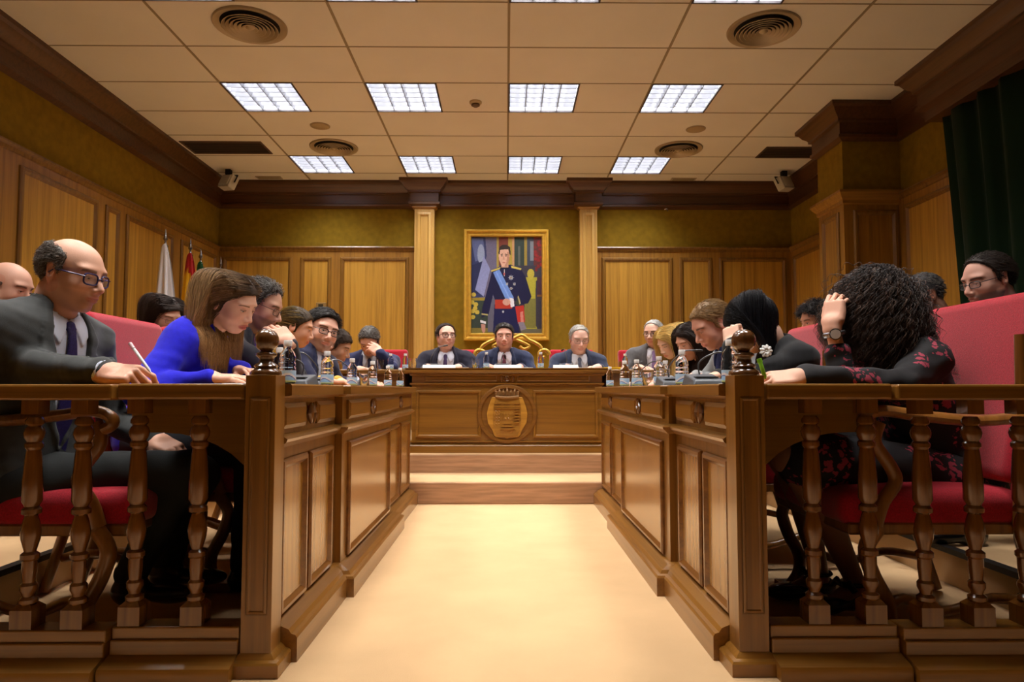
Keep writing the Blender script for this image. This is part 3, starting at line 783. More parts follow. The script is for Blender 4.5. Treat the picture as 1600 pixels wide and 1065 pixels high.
    C *= (1 + .10 * (rs.rand(nv // 4 + 1, nu // 4 + 1).repeat(4, 0).repeat(4, 1)[:nv, :nu, None] - .5)); C *= (1 + .12 * (rs.rand(nv, nu, 1) - .5))
    return nu, nv, C
nu, nv, C = paint()
iw, ih = PW - .17, PH - .17
U, W = np.meshgrid(np.linspace(-iw / 2, iw / 2, nu), np.linspace(ih / 2, -ih / 2, nv))
V = np.stack([U, np.full_like(U, -.025), W], -1).reshape(-1, 3)
I = np.arange(nu * nv).reshape(nv, nu)
F = np.stack([I[1:, :-1], I[1:, 1:], I[:-1, 1:], I[:-1, :-1]], -1).reshape(-1, 4)
def vcolor(me, C):
    a = me.color_attributes.new('Col', 'FLOAT_COLOR', 'POINT')
    C = np.asarray(C).reshape(-1, 3); a.data.foreach_set('color', np.hstack([C, np.ones((len(C), 1))]).astype(np.float32).ravel())
cv = mesh_obj('canvas', V, F, mat('oil_paint', vcol=True, rough=.45), pr)
vcolor(cv.data, C)

# wall bits
r = empty('wall_thermostat', tuple(at(502, 479, YB - .03)), 0, 'small pale thermostat box on the panelling behind the man with dark hair and glasses', 'thermostat')
MB().box(-.06, .06, -.02, .02, -.05, .05).build('box', mat('thermo', lin(150, 120, 70), .5), r, bevel=.004)
MB().box(-.03, .03, -.026, -.019, -.005, .03).build('display', mat('thermo_face', lin(60, 50, 34), .4), r)
r = empty('wall_hook', tuple(at(1041, 328, YB - .01)), 0, 'tiny metal hook high on the velvet, right of the portrait', 'hook')
MB().tube([(-.02, 0, .01), (0, -.02, .015), (.02, -.015, 0), (.01, -.02, -.02)], .006, 6).build('hook', STEEL, r)

# ================================================================== figures: signed-distance modelling
f32 = np.float32
def vec(*a): return np.array(a, dtype=f32)
def smin(a, b, k):
    h = np.clip(0.5 + 0.5 * (b - a) / k, 0, 1)
    return b * (1 - h) + a * h - k * h * (1 - h)
def smax(a, b, k): return -smin(-a, -b, k)
def nrm(v): v = np.asarray(v, float); return v / (np.linalg.norm(v) + 1e-12)
def ell(P, c, r, R=None):
    q = P - vec(*c)
    if R is not None: q = q @ np.asarray(R, f32)
    r = vec(*r)
    a = q / r; k0 = np.sqrt((a * a).sum(1)) + 1e-9; b = a / r; k1 = np.sqrt((b * b).sum(1)) + 1e-9
    return k0 * (k0 - 1) / k1
def cone(P, a, b, ra, rb):
    a = vec(*a); b = vec(*b); ab = b - a
    t = np.clip(((P - a) @ ab) / max(float(ab @ ab), 1e-12), 0, 1)
    q = P - a - t[:, None] * ab
    return np.sqrt((q * q).sum(1)) - (ra + (rb - ra) * t)
def rbox(P, c, h, r, R=None):
    q = P - vec(*c)
    if R is not None: q = q @ np.asarray(R, f32)
    d = np.abs(q) - vec(*h) + r
    return np.sqrt((np.maximum(d, 0) ** 2).sum(1)) + np.minimum(d.max(1), 0) - r

def sdf_mesh(f, lo, hi, h, Bk=8):
    lo = np.asarray(lo, f32) - 2 * h; hi = np.asarray(hi, f32) + 2 * h
    nb = np.ceil((hi - lo) / (h * Bk)).astype(int)
    n = nb * Bk
    g = [lo[i] + (np.arange(nb[i]) + .5) * Bk * h for i in range(3)]
    Cc = np.stack(np.meshgrid(*g, indexing='ij'), -1).reshape(-1, 3).astype(f32)
    dc = f(Cc)
    act = np.abs(dc) < h * Bk * 0.87 * 1.45 + .004
    Dv = np.repeat(np.repeat(np.repeat(dc.reshape(nb), Bk, 0), Bk, 1), Bk, 2).astype(f32)
    ids = np.argwhere(act.reshape(nb))
    off = np.stack(np.meshgrid(*[np.arange(Bk)] * 3, indexing='ij'), -1).reshape(-1, 3)
    for s in range(0, len(ids), 700):
        I = (ids[s:s + 700, None, :] * Bk + off[None]).reshape(-1, 3)
        Dv[I[:, 0], I[:, 1], I[:, 2]] = f(lo + I.astype(f32) * h)
    S = Dv < 0
    c8 = [(i, j, k) for i in (0, 1) for j in (0, 1) for k in (0, 1)]
    cnt = sum(S[i:S.shape[0] - 1 + i, j:S.shape[1] - 1 + j, k:S.shape[2] - 1 + k].astype(np.int8) for i, j, k in c8)
    cells = np.argwhere((cnt > 0) & (cnt < 8))
    if len(cells) == 0: return np.zeros((0, 3), f32), np.zeros((0, 4), int)
    vals = np.stack([Dv[cells[:, 0] + i, cells[:, 1] + j, cells[:, 2] + k] for i, j, k in c8], 1)
    acc = np.zeros((len(cells), 3), f32); num = np.zeros(len(cells), f32)
    for a in range(8):
        for b in range(a + 1, 8):
            if sum(abs(c8[a][q] - c8[b][q]) for q in range(3)) != 1: continue
            va, vb = vals[:, a], vals[:, b]; m = (va < 0) != (vb < 0)
            t = np.where(m, va / np.where(m, va - vb, 1), 0)
            p = np.array(c8[a], f32) + t[:, None] * (np.array(c8[b], f32) - np.array(c8[a], f32))
            acc += p * m[:, None]; num += m
    V = lo + (cells + acc / num[:, None]) * h
    idx = -np.ones(cnt.shape, np.int64); idx[cells[:, 0], cells[:, 1], cells[:, 2]] = np.arange(len(cells))
    Fs = []
    for ax in range(3):
        o = [ax, (ax + 1) % 3, (ax + 2) % 3]
        T = np.transpose(S, o); J = np.transpose(idx, o)
        A = T[:-1, 1:-1, 1:-1]; B = T[1:, 1:-1, 1:-1]
        e = np.argwhere(A != B)
        i, j, k = e[:, 0], e[:, 1] + 1, e[:, 2] + 1
        q = np.stack([J[i, j - 1, k - 1], J[i, j, k - 1], J[i, j, k], J[i, j - 1, k]], 1)
        ins = T[i, j, k]
        q[~ins] = q[~ins][:, ::-1]
        q = q[(q >= 0).all(1)]
        Fs.append(q)
    return V.astype(f32), np.concatenate(Fs)

def rot(yaw=0, pitch=0, roll=0):
    """columns = local axes in parent; yaw about z, pitch>0 looks down, roll>0 tilts to its right"""
    return np.array((Matrix.Rotation(D(yaw), 3, 'Z') @ Matrix.Rotation(D(pitch), 3, 'Y') @ Matrix.Rotation(D(roll), 3, 'X')), float)
def xform(f, c, R, s=1.0):
    c = np.asarray(c, f32); R = np.asarray(R, f32)
    return lambda P: f(((P - c) @ R) / s) * s
def frame_of(x, z):
    x = nrm(x); z = np.asarray(z, float); z = nrm(z - x * (z @ x)); y = np.cross(z, x)
    return np.stack([x, y, z], 1)

# ------------------------------------------------------------------ head
def cranium(P, g=0.0):
    d = ell(P, (-.014, 0, .036), (.093 + g, .074 + g, .083 + g))
    return smin(d, ell(P, (.028, 0, .012), (.062 + g, .064 + g, .080 + g)), .03)
def head_sdf(o):
    fem = o.get('fem', 0); fat = o.get('fat', 0.0); op = o.get('eye', 1.0); mo = o.get('mouth', 0)
    def f(P):
        Q = P.copy(); Q[:, 1] = np.abs(Q[:, 1])
        d = cranium(Q)
        d = smin(d, ell(Q, (.035, 0, -.028), (.054, .056 + fat * .5, .078)), .025)
        jw = .046 - .006 * fem + fat
        d = smin(d, cone(Q, (-.005, jw + .008, -.045), (.055, .018, -.096 + .006 * fem), .020 + fat * .6, .015), .028)
        d = smin(d, ell(Q, (.062, 0, -.094 + .006 * fem), (.024, .023 - .005 * fem, .018)), .016)
        d = smin(d, ell(Q, (.052, .034, -.030), (.030, .028 + fat, .030)), .02)
        d = smin(d, ell(Q, (.070, .022, .030), (.020, .036, .012 - .003 * fem)), .016)
        d = smax(d, -ell(Q, (.105, .033, .004), (.022, .019, .013)), .014)
        d = smin(d, ell(Q, (.080, 0, -.056), (.018, .028, .026)), .016)
        # eyelids over the ball, with a slit
        lid = ell(Q, (.0745, .0325, .003), (.0148, .0160, .0140))
        d = smin(d, lid, .005)
        if op > 0: d = smax(d, -ell(Q, (.092, .0325, .003 - .004 * (1 - op)), (.014, .0135, .0048 * op)), .002)
        # nose
        nx = .0 if fem else .003
        n = cone(Q, (.084, 0, .014), (.108 + nx, 0, -.030), .0075, .0105 + nx * .4)
        n = smin(n, ell(Q, (.098, .0125, -.036), (.012, .0075, .0078)), .008)
        n = smax(n, -ell(Q, (.103, .0075, -.046), (.006, .0035, .004)), .003)
        d = smin(d, n, .010)
        # lips
        if mo: d = smax(d, -ell(Q, (.100, 0, -.0655), (.012, .016, .0035 * mo)), .004)
        up = ell(Q, (.0935, 0, -.0595), (.0085, .0235, .0052)); lo_ = ell(Q, (.0925, 0, -.0705 - .002 * mo), (.0085, .0195, .0060))
        d = smin(d, smin(up, lo_, .0015), .004)
        d = smax(d, -ell(Q, (.104, 0, -.0648), (.0075, .024, .0012 + .003 * mo)), .002)
        # ears
        Re = rot(24, -8, 0)
        e = ell(Q, (-.014, .079, -.004), (.021, .0075, .033), Re)
        e = smax(e, -ell(Q, (-.009, .0865, .002), (.013, .007, .019), Re), .004)
        e = smin(e, ell(Q, (-.004, .078, -.008), (.006, .006, .009)), .005)
        d = smin(d, e, .007)
        return d
    return f

def head_color(P, o):
    """skin, lips, brows and stubble tones as one pigment map"""
    sk = np.array(lin(*o.get('skin', (214, 160, 130)))); n = len(P)
    C = np.tile(sk, (n, 1))
    ay = np.abs(P[:, 1])
    def blend(m, c):
        m = np.clip(m, 0, 1)[:, None]; C[:] = C * (1 - m) + np.array(c) * m
    red = sk * np.array([1.0, .72, .66])
    blend(.45 * np.exp(-(((P[:, 0] - .07) / .03) ** 2 + ((ay - .042) / .02) ** 2 + ((P[:, 2] + .03) / .02) ** 2)), red)
    blend(.5 * np.exp(-(((P[:, 0] - .11) / .015) ** 2 + (ay / .015) ** 2 + ((P[:, 2] + .035) / .014) ** 2)), red)
    blend(.5 * (ay > .072) * (P[:, 0] < .03), red)
    lip = sk * np.array([.82, .42, .42]) if not o.get('lips') else np.array(lin(*o['lips']))
    lm = np.clip(1.3 - np.sqrt(((P[:, 2] + .065) / .0105) ** 2 + (ay / .024) ** 2) * 1.0, 0, 1) * (P[:, 0] > .085)
    blend(np.clip(lm * 3, 0, 1) * (.8 if o.get('fem') else .55), lip)
    if o.get('stubble'):
        s = (P[:, 2] < -.045) * (P[:, 0] > .0) * np.clip((-.035 - P[:, 2]) / .02, 0, 1)
        blend(o['stubble'] * s * (1 - np.clip(lm * 3, 0, 1)), np.array(lin(*o.get('stubcol', (96, 82, 76)))))
    bc = np.array(lin(*o.get('brow', (60, 44, 34))))
    bz = .0265 + .10 * (ay - .034) * (ay < .034) - .25 * np.clip(ay - .045, 0, 1)
    w = .0030 if o.get('fem') else .0046
    bm = np.exp(-((P[:, 2] - bz) / w) ** 4) * (ay > .014) * (ay < .057) * (P[:, 0] > .05)
    blend(bm * .85, bc)
    # lash line
    lz = np.exp(-(((P[:, 2] - .003 - .0055 * o.get('eye', 1)) / .0022) ** 2)) * (np.abs(ay - .0325) < .015) * (P[:, 0] > .07)
    blend(lz * (.75 if o.get('fem') else .45), np.array(lin(40, 28, 24)))
    return C

def hand_sdf(curl, thumb=(0.5, 0.5), spread=0.0, thin=1.0):
    """right hand; x to the fingertips, z back of hand, y thumb side. curl = 4 x (a1, a2, a3) degrees towards the palm"""
    segs = []
    base = [(.089, .030, .0), (.092, .010, .002), (.088, -.011, .001), (.081, -.030, -.002)]
    L = [(.040, .025, .020), (.045, .028, .021), (.041, .026, .021), (.031, .020, .018)]
    for i in range(4):
        p = np.array(base[i]); a = 0; sp = D((1.5 - i) * (4 + spread))
        for j in range(3):
            a += D(curl[i][j])
            dirv = np.array([math.cos(a) * math.cos(sp), math.sin(sp) * max(math.cos(a), 0), -math.sin(a)])
            q = p + dirv * L[i][j]
            r0 = (.0098, .0086, .0078)[j] * (0.86 if i == 3 else 1) * thin; r1 = (.0086, .0078, .0066)[j] * (0.86 if i == 3 else 1) * thin
            segs.append((p, q, r0, r1, i)); p = q
    out, fl = thumb
    t0 = np.array([.018, .024, -.006]); t1 = t0 + .044 * nrm([.72, .55 * (1 - .3 * fl), -.25 - .5 * fl]); t2 = t1 + .034 * nrm([.9, .35 * (1 - fl) - .25 * fl, -.3 * fl]); t3 = t2 + .027 * nrm([.95, .15 - .55 * fl, -.25 * fl])
    def f(P):
        d = rbox(P, (.048, 0, 0), (.046, .039, .0125), .012)
        d = smin(d, ell(P, (.03, .022, -.010), (.032, .018, .014)), .012)
        d = smin(d, ell(P, (.04, -.024, -.008), (.036, .016, .012)), .012)
        # wrist
        q = P * vec(1, .80, 1.12)
        d = smin(d, cone(q, (-.022, 0, 0), (.012, 0, 0), .0255 * thin, .0235 * thin), .02)
        th = smin(cone(P, t0, t1, .015 * thin, .0115 * thin), cone(P, t1, t2, .0115 * thin, .0098 * thin), .006)
        th = smin(th, cone(P, t2, t3, .0100 * thin, .0082 * thin), .004)
        d = smin(d, th, .008)
        for i in range(4):
            fd = None
            for (a, b, r0, r1, k) in segs:
                if k == i:
                    c = cone(P, a, b, r0, r1); fd = c if fd is None else smin(fd, c, .0035)
            d = smin(d, fd, .0042)
        return d
    return f
CURL = {'rest': [(18, 22, 12), (22, 26, 14), (26, 30, 16), (30, 32, 18)], 'flat': [(4, 6, 4), (5, 8, 4), (6, 9, 5), (8, 10, 6)],
        'write': [(42, 46, 18), (56, 58, 26), (66, 64, 30), (72, 66, 30)], 'fist': [(62, 78, 40), (66, 82, 42), (70, 84, 44), (74, 84, 44)],
        'brow': [(28, 40, 22), (32, 44, 24), (38, 50, 26), (44, 54, 28)], 'fan': [(12, 30, 16), (24, 38, 20), (36, 46, 24), (46, 52, 26)]}
THUMB = {'rest': (.5, .35), 'flat': (.6, .1), 'write': (.5, .85), 'fist': (.4, .9), 'brow': (.5, .4), 'fan': (.6, .3)}

# ------------------------------------------------------------------ hair
HL = {  # hairline: lowest z as a function of x
    'short': ([-.2, -.06, -.046, -.038, .002, .008, .018, .026, .045, .060, .075, .09], [-.075, -.07, -.05, .028, .030, -.005, -.005, .038, .052, .070, .086, .095]),
    'low': ([-.2, -.06, -.046, -.038, .002, .008, .020, .028, .045, .060, .075, .09], [-.085, -.08, -.06, .026, .028, -.020, -.015, .032, .045, .056, .066, .072]),
    'high': ([-.2, -.06, -.046, -.038, .002, .008, .016, .024, .040, .055, .066, .09], [-.07, -.065, -.045, .036, .038, .000, .002, .050, .075, .094, .110, .14]),
    'fem': ([-.2, -.05, -.02, .01, .02, .040, .060, .072, .09], [-.10, -.10, -.06, -.03, .01, .035, .054, .070, .078])}
def cap_sdf(o):
    st = o.get('line', 'short'); g = o.get('vol', .010); xs_, zs_ = HL[st]; bald = o.get('bald')
    def f(P):
        d = cranium(P, g)
        if o.get('top'): d = smin(d, ell(P, (.005, 0, .075 + o['top'] * .3), (.075, .060, .040 + o['top'])), .03)
        z = np.interp(P[:, 0], xs_, zs_).astype(f32)
        d = smax(d, (z - P[:, 2]) * .8, .006)
        d = smax(d, -cranium(P, -.004), .004)
        if bald is not None:                      # bare crown above the fringe
            zt = np.interp(P[:, 0], [-.12, -.08, .0, .05], bald)
            d = smax(d, (P[:, 2] - zt) * .8, .012)
        w = np.sin(P[:, 0] * 170 + P[:, 2] * 90) * np.sin(P[:, 1] * 150 + P[:, 2] * 60)
        return d + w * .0012
    return f

def strands(V, fhead, n, length, comb, o, seed=0, steps=10, r=.0011, grav=.25, curl=0.0, cfreq=60., c0=(60, 40, 30), c1=None, lift=.004, jit=.25, clump=None, maxz=None):
    """hair laid over the skull: roots on V, combed along comb(P)->dir, kept outside fhead; returns verts, faces, colours"""
    rs = np.random.RandomState(seed)
    if len(V) == 0: return np.zeros((0, 3)), np.zeros((0, 4), int), np.zeros((0, 3))
    P = V[rs.randint(0, len(V), n)].astype(f32) + rs.randn(n, 3).astype(f32) * .001
    Ln = (length(P) if callable(length) else np.full(n, length)) * (1 + .25 * (rs.rand(n) - .5))
    step = (Ln / steps)[:, None].astype(f32)
    def grad(P):
        e = .003; g = np.stack([fhead(P + vec(*[e if k == a else 0 for k in range(3)])) - fhead(P - vec(*[e if k == a else 0 for k in range(3)])) for a in range(3)], 1)
        return g / (np.linalg.norm(g, axis=1, keepdims=True) + 1e-9)
    dirv = comb(P) + rs.randn(n, 3) * jit * .5
    pts = [P.copy()]; off = (lift * (.2 + rs.rand(n))).astype(f32)
    for s in range(steps):
        dv = dirv / (np.linalg.norm(dirv, axis=1, keepdims=True) + 1e-9)
        P = P + (dv * step).astype(f32)
        d = fhead(P); g = grad(P)
        push = np.maximum(off * min(1, (s + 1) / 2) - d, 0)[:, None]
        P = (P + g * push).astype(f32)
        cm = comb(P)
        dirv = dv * (1 - grav) + cm * grav + rs.randn(n, 3) * jit * .06
        pts.append(P.copy())
    Q = np.stack(pts, 1).astype(float)                       # n, steps+1, 3
    if curl:
        s = np.arange(steps + 1)[None, :] / steps; ph = rs.rand(n, 1) * 6.28; fr = cfreq * (1 + .45 * (rs.rand(n, 1) - .5))
        A = curl * np.minimum(s * 3, 1)
        T = np.gradient(Q, axis=1); T /= np.linalg.norm(T, axis=2, keepdims=True) + 1e-9
        u = np.cross(T, np.array([.3, .2, .9])); u /= np.linalg.norm(u, axis=2, keepdims=True) + 1e-9; v = np.cross(T, u)
        arg = ph + s * Ln[:, None] * fr
        Q += u * (A * np.cos(arg))[..., None] + v * (A * np.sin(arg))[..., None]
    m = steps + 1
    T = np.gradient(Q, axis=1); T /= np.linalg.norm(T, axis=2, keepdims=True) + 1e-9
    u = np.cross(T, np.array([.21, .93, .3])); u /= np.linalg.norm(u, axis=2, keepdims=True) + 1e-9; v = np.cross(T, u)
    taper = np.interp(np.linspace(0, 1, m), [0, .1, .7, 1], [.8, 1, .8, .15]) * r
    ring = []
    for k in range(3):
        a = 2 * PI * k / 3
        ring.append(Q + (u * math.cos(a) + v * math.sin(a)) * taper[None, :, None])
    Vv = np.stack(ring, 2).reshape(-1, 3)                    # n, m, 3
    base = (np.arange(n) * m * 3)[:, None, None]; jj = (np.arange(m - 1) * 3)[None, :, None]; kk = np.arange(3)[None, None, :]; k2 = (kk + 1) % 3
    F = np.stack([base + jj + kk, base + jj + k2, base + jj + 3 + k2, base + jj + 3 + kk], -1).reshape(-1, 4)
    ca = np.array(lin(*c0)); cb = np.array(lin(*(c1 or c0)))
    t = np.linspace(0, 1, m)[None, :, None]; C = ca * (1 - t) + cb * t
    C = C * (1 + o.get('var', .8) * (rs.rand(n, 1, 1) - .5))
    if o.get('grey'):
        gm = (rs.rand(n, 1, 1) < o['grey']); C = np.where(gm, np.array(lin(*o.get('greycol', (150, 146, 140)))) * (1 + .3 * (rs.rand(n, 1, 1) - .5)), C)
    C = np.broadcast_to(C[:, :, None, :], (n, m, 3, 3)).reshape(-1, 3)
    return Vv, F, C

SKINM = mat('skin', (0.6, 0.4, 0.3), 0.48, spec=0.35, vcol=True, bump=((260, 260, 260), 0.12))
HAIRM = mat('hair', (0.1, 0.07, 0.05), 0.5, spec=0.3, vcol=True)
GLASS = mat('clear_glass', (1, 1, 1), 0.02, trans=1.0, ior=1.45)
LENS = mat('spectacle_lens', (0.9, 0.93, 0.95), 0.03, alpha=0.10, spec=0.6)

def eyeball(c, gaze):
    """sphere with its pole to the front, ring-coloured iris"""
    angs = [0, 7, 13, 14.5, 22, 29, 31, 45, 70, 100, 140, 180]; n = 18
    V = []; F = []; C = []
    Rg = rot(gaze[0], gaze[1])
    for a in angs:
        for i in range(n):
            t = 2 * PI * i / n
            p = np.array([math.cos(D(a)), math.sin(D(a)) * math.cos(t), math.sin(D(a)) * math.sin(t)]) * .0124
            V.append(np.array(c) + Rg @ p)
            C.append(lin(12, 10, 10) if a <= 13 else (lin(70, 48, 30) if a <= 29 else lin(226, 218, 212)))
    for j in range(len(angs) - 1):
        for i in range(n):
            k = (i + 1) % n; F.append((j * n + i, (j + 1) * n + i, (j + 1) * n + k, j * n + k))
    return np.array(V), np.array(F), np.array(C)

def ik(S, W, l1, l2, pole):
    S = np.array(S, float); W = np.array(W, float); d = W - S; L = np.linalg.norm(d); e = d / L
    if L > (l1 + l2) * .995: k = L / (l1 + l2) * 1.005; l1 *= k; l2 *= k
    a = (l1 * l1 - l2 * l2 + L * L) / (2 * L); h = math.sqrt(max(l1 * l1 - a * a, 0))
    p = np.array(pole, float); p = p - e * (p @ e); p = nrm(p)
    return S + e * a + p * h

def wrinkle(P, amp, seed=0, f=42):
    rs = np.random.RandomState(seed); w = np.zeros(len(P), f32)
    for k in range(4):
        v = rs.randn(3); v = (v / np.linalg.norm(v) * f * (1 + .6 * k)).astype(f32)
        w += np.sin(P @ v + rs.rand() * 6 + 1.3 * np.sin(P @ vec(*(rs.randn(3) * 12)))) / (1 + .6 * k)
    return w * amp

def person(label, o, group=None):
    fem = o.get('fem', 0); s = o.get('s', 1.0)
    rz = o.get('rz', 0); Rz = rot(rz)
    hw = np.array(at(*o['head'])) if len(o['head']) == 3 and o.get('px', True) else np.array(o['head'])
    lean = o.get('lean', 20); bulk = o.get('bulk', 1.0); wf = (.86 if fem else 1.0) * bulk
    tor = .50 * (.95 if fem else 1)
    fz = o.get('floor', 0.0)
    def build(lean):
        hip = np.array([0, 0, .56]); N = hip + np.array([math.sin(D(lean)), math.sin(D(o.get('side', 0))), math.cos(D(lean))]) * tor
        nt = lean * .75 + o.get('hpitch', 0) * .35 + o.get('neck', 0)
        H = N + np.array([math.sin(D(nt)), math.sin(D(o.get('side', 0))) * .6, math.cos(D(nt))]) * .150 + np.array([.018, 0, 0])
        return hip, N, H
    if o.get('solve'):
        for lean in np.linspace(2, 62, 61):
            if build(lean)[2][2] * s + fz <= hw[2]: break
    hip, N, H = build(lean)
    base = hw - Rz @ H * s
    root = empty('person', tuple(base), D(rz), label, 'person', group)
    root.scale = (s, s, s)
    L = lambda w: Rz.T @ (np.array(w, float) - base) / s
    Ld = lambda v: Rz.T @ np.array(v, float)
    Rc = rot(0, lean)                                   # chest frame
    Rc = frame_of(Rc[:, 0], nrm(N - hip))
    if o.get('twist'): Rc = Rc @ rot(o['twist'])
    xc, yc, zc = Rc[:, 0], Rc[:, 1], Rc[:, 2]
    Rh = rot(o.get('hyaw', 0), o.get('hpitch', 0), o.get('hroll', 0))
    sw = .178 * (.86 if fem else 1.02) * (bulk ** .5)
    SH = {k: N - zc * .055 + yc * sg * sw - xc * .005 for k, sg in (('L', 1), ('R', -1))}
    arms = {}
    for k, sg in (('L', 1), ('R', -1)):
        a = o.get(k) or {}
        if 'w' in a: W = L(a['w'])
        else: W = np.array([N[0] + o.get('reach', .32), sg * .13, (o.get('tw', .825) - base[2]) / s])
        E = ik(SH[k], W, .285, .25, Ld(a['pole']) if 'pole' in a else (-.15, sg * .8, -1))
        if 'e' in a: E = L(a['e'])
        fw = Ld(a['f']) if 'f' in a else nrm([.8, -sg * .6, -.05])
        if 'aim' in a: fw = nrm(L(at(*a['aim'])) - W)
        up = Ld(a['d']) if 'd' in a else np.array([0, 0, 1.0])
        arms[k] = (SH[k], E, W, fw, up, a.get('pose', 'rest'))
    # ---------------- torso distance
    def torso(P, g=0.0):
        d = ell(P, hip + np.array([-.01, 0, .0]), (.135 + g, .165 * wf + g, .13 + g))
        d = smin(d, ell(P, hip + zc * .17 + xc * (.015 + .03 * (bulk - 1)), (.105 * bulk + g, .142 * wf + g, .18 + g), Rc), .08)
        d = smin(d, ell(P, N - zc * .17 + xc * .005, (.108 + g, .160 * wf + g, .19 + g), Rc), .07)
        d = smin(d, cone(P, SH['L'] - yc * .02, SH['R'] + yc * .02, .056 + g, .056 + g), .07)
        if fem: 
            for sg in (-1, 1): d = smin(d, ell(P, N - zc * .21 + xc * .078 + yc * sg * .068, (.056 + g, .058 + g, .058 + g), Rc), .03)
        for sg in (-1, 1):
            sh = SH['L'] if sg > 0 else SH['R']
            d = smin(d, cone(P, N + zc * .015 + yc * sg * .03 - xc * .01, sh, .040 + g, .046 + g), .04)
        return d
    def sleeves(P, g, end=.93, puff=0.0):
        d = None
        for k in 'LR':
            S, E, W = arms[k][:3]; Wc = E + (W - E) * end
            Wc = E + (W - E) * min(end, (o.get(k) or {}).get('end', 2)); c = smin(cone(P, S, E, .053 + g, .043 + g), cone(P, E, Wc, .043 + g, .033 + g + puff), .02)
            d = c if d is None else np.minimum(d, c)
        return d
    allp = np.array([hip - .2, hip + .2, N + .14, N - .14] + [p for k in 'LR' for p in arms[k][:3]])
    lo, hi = allp.min(0) - .08, allp.max(0) + .08
    q = o.get('q', 1.0)                                # coarseness
    kind = o.get('kind', 'suit')
    chest = lambda P: ((P - vec(*N)) @ vec(*xc), (P - vec(*N)) @ vec(*yc), -((P - vec(*N)) @ vec(*zc)))
    nk0 = N - zc * .05; nk1 = H + Rh @ np.array([-.028, 0, -.075])
    col_r = (.052 if fem else .063) * (bulk ** .3)
    # ---------------- body (one mesh)
    hf = head_sdf(o); hs = o.get('hs', 1.0) * (.95 if fem else 1.0)
    fh = xform(hf, H, Rh, hs)
    fneck = lambda P: smin(cone(P, nk0, nk1, col_r, col_r * .92), cone(P, nk1, H + Rh @ np.array([-.03, 0, -.02]), col_r * .9, .05), .03)
    fhn = lambda P: smin(fh(P), fneck(P), .02)
    hh = o.get('hh', .0032)
    rr = np.array([.14, .12, .15]); hlo = np.minimum(H - .14, N - np.array([.07, .07, .04])); hhi = H + .145
    V1, F1 = sdf_mesh(fhn, hlo, hhi, hh)
    Vl = (V1 - H) @ Rh / hs
    C1 = head_color(Vl, o)
    Vs, Fs, Cs = [V1], [F1], [C1]; cnt = len(V1)
    def put(V, F, C):
        nonlocal cnt
        Vs.append(V); Fs.append(np.asarray(F) + cnt); Cs.append(C); cnt += len(V)
    gz = o.get('gaze', (0, 0))
    for sg in (-1, 1):
        V, F, C = eyeball((.0745, sg * .0325, .003), gz); put(H + (V * hs) @ Rh.T, F, C)
    skin = np.array(lin(*o.get('skin', (214, 160, 130))))
    tint = np.array(o.get('handtint', (1.02, .95, .92)))
    fb = lambda P: np.minimum(torso(P, -.008), sleeves(P, -.010, 1.0))
    V, F = sdf_mesh(fb, lo, hi, .014 * max(q, 1)); put(V, F, np.tile(skin, (len(V), 1)))
    for k, sg in (('L', 1), ('R', -1)):
        S, E, W, fw, up, pose = arms[k]
        if o.get('nohands') or (o.get(k) or {}).get('hide'): continue
        Rhand = frame_of(fw, up)
        if k == 'L': Rm = Rhand @ np.diag([1, -1, 1])
        else: Rm = Rhand
        hsc = (.92 if fem else 1.03) * o.get('handscale', 1.0)
        f = xform(hand_sdf(CURL[pose], THUMB[pose], thin=.9 if fem else 1.0), W, Rm, hsc)
        fa = lambda P: smin(f(P), cone(P, E + (W - E) * (o.get(k) or {}).get('end', .75), W, .029 * (.85 if fem else 1), .0255 * (.85 if fem else 1)), .02)
        el = E + (W - E) * (o.get(k) or {}).get('end', .75)
        c_ = W + Rhand[:, 0] * .09
        V, F = sdf_mesh(fa, np.minimum(el - .04, c_ - .115), np.maximum(el + .04, c_ + .115), hh * .8)
        Cc = np.tile(skin * tint, (len(V), 1))
        if fem and o.get('nails'):
            pass
        put(V, F, Cc)
    body = mesh_obj('body', np.concatenate(Vs), np.concatenate(Fs), SKINM, root, smooth=True)
    vcolor(body.data, np.concatenate(Cs))
    gh = .0058 * q
    # ---------------- clothes
    vw = o.get('vw', .060); vl = o.get('vl', .33)
    def wedge(P):
        fwd, lat, dn = chest(P)
        w = np.interp(dn, [-.06, .0, .05, vl * .6, vl], [vw * .75, vw * .95, vw, vw * .62, 0.0]).astype(f32)
        d = np.abs(lat) - w
        d = np.maximum(d, dn - vl)
        d = np.maximum(d, -.0 - fwd)
        return d
    def lapel(P, g):
        fwd, lat, dn = chest(P)
        w = np.interp(dn, [-.06, .0, .05, vl * .6, vl], [vw * .75, vw * .95, vw, vw * .62, 0.0]).astype(f32)
        e = np.abs(lat) - w
        lw = np.interp(dn, [-.05, .02, .085, .09, vl * .55, vl * .98, vl], [.022, .034, .046, .062, .05, .006, 0]).astype(f32)
        band = np.clip((lw - e) / .004, 0, 1) * (e > -.01) * (fwd > -.02) * (dn < vl)
        return band * .0085
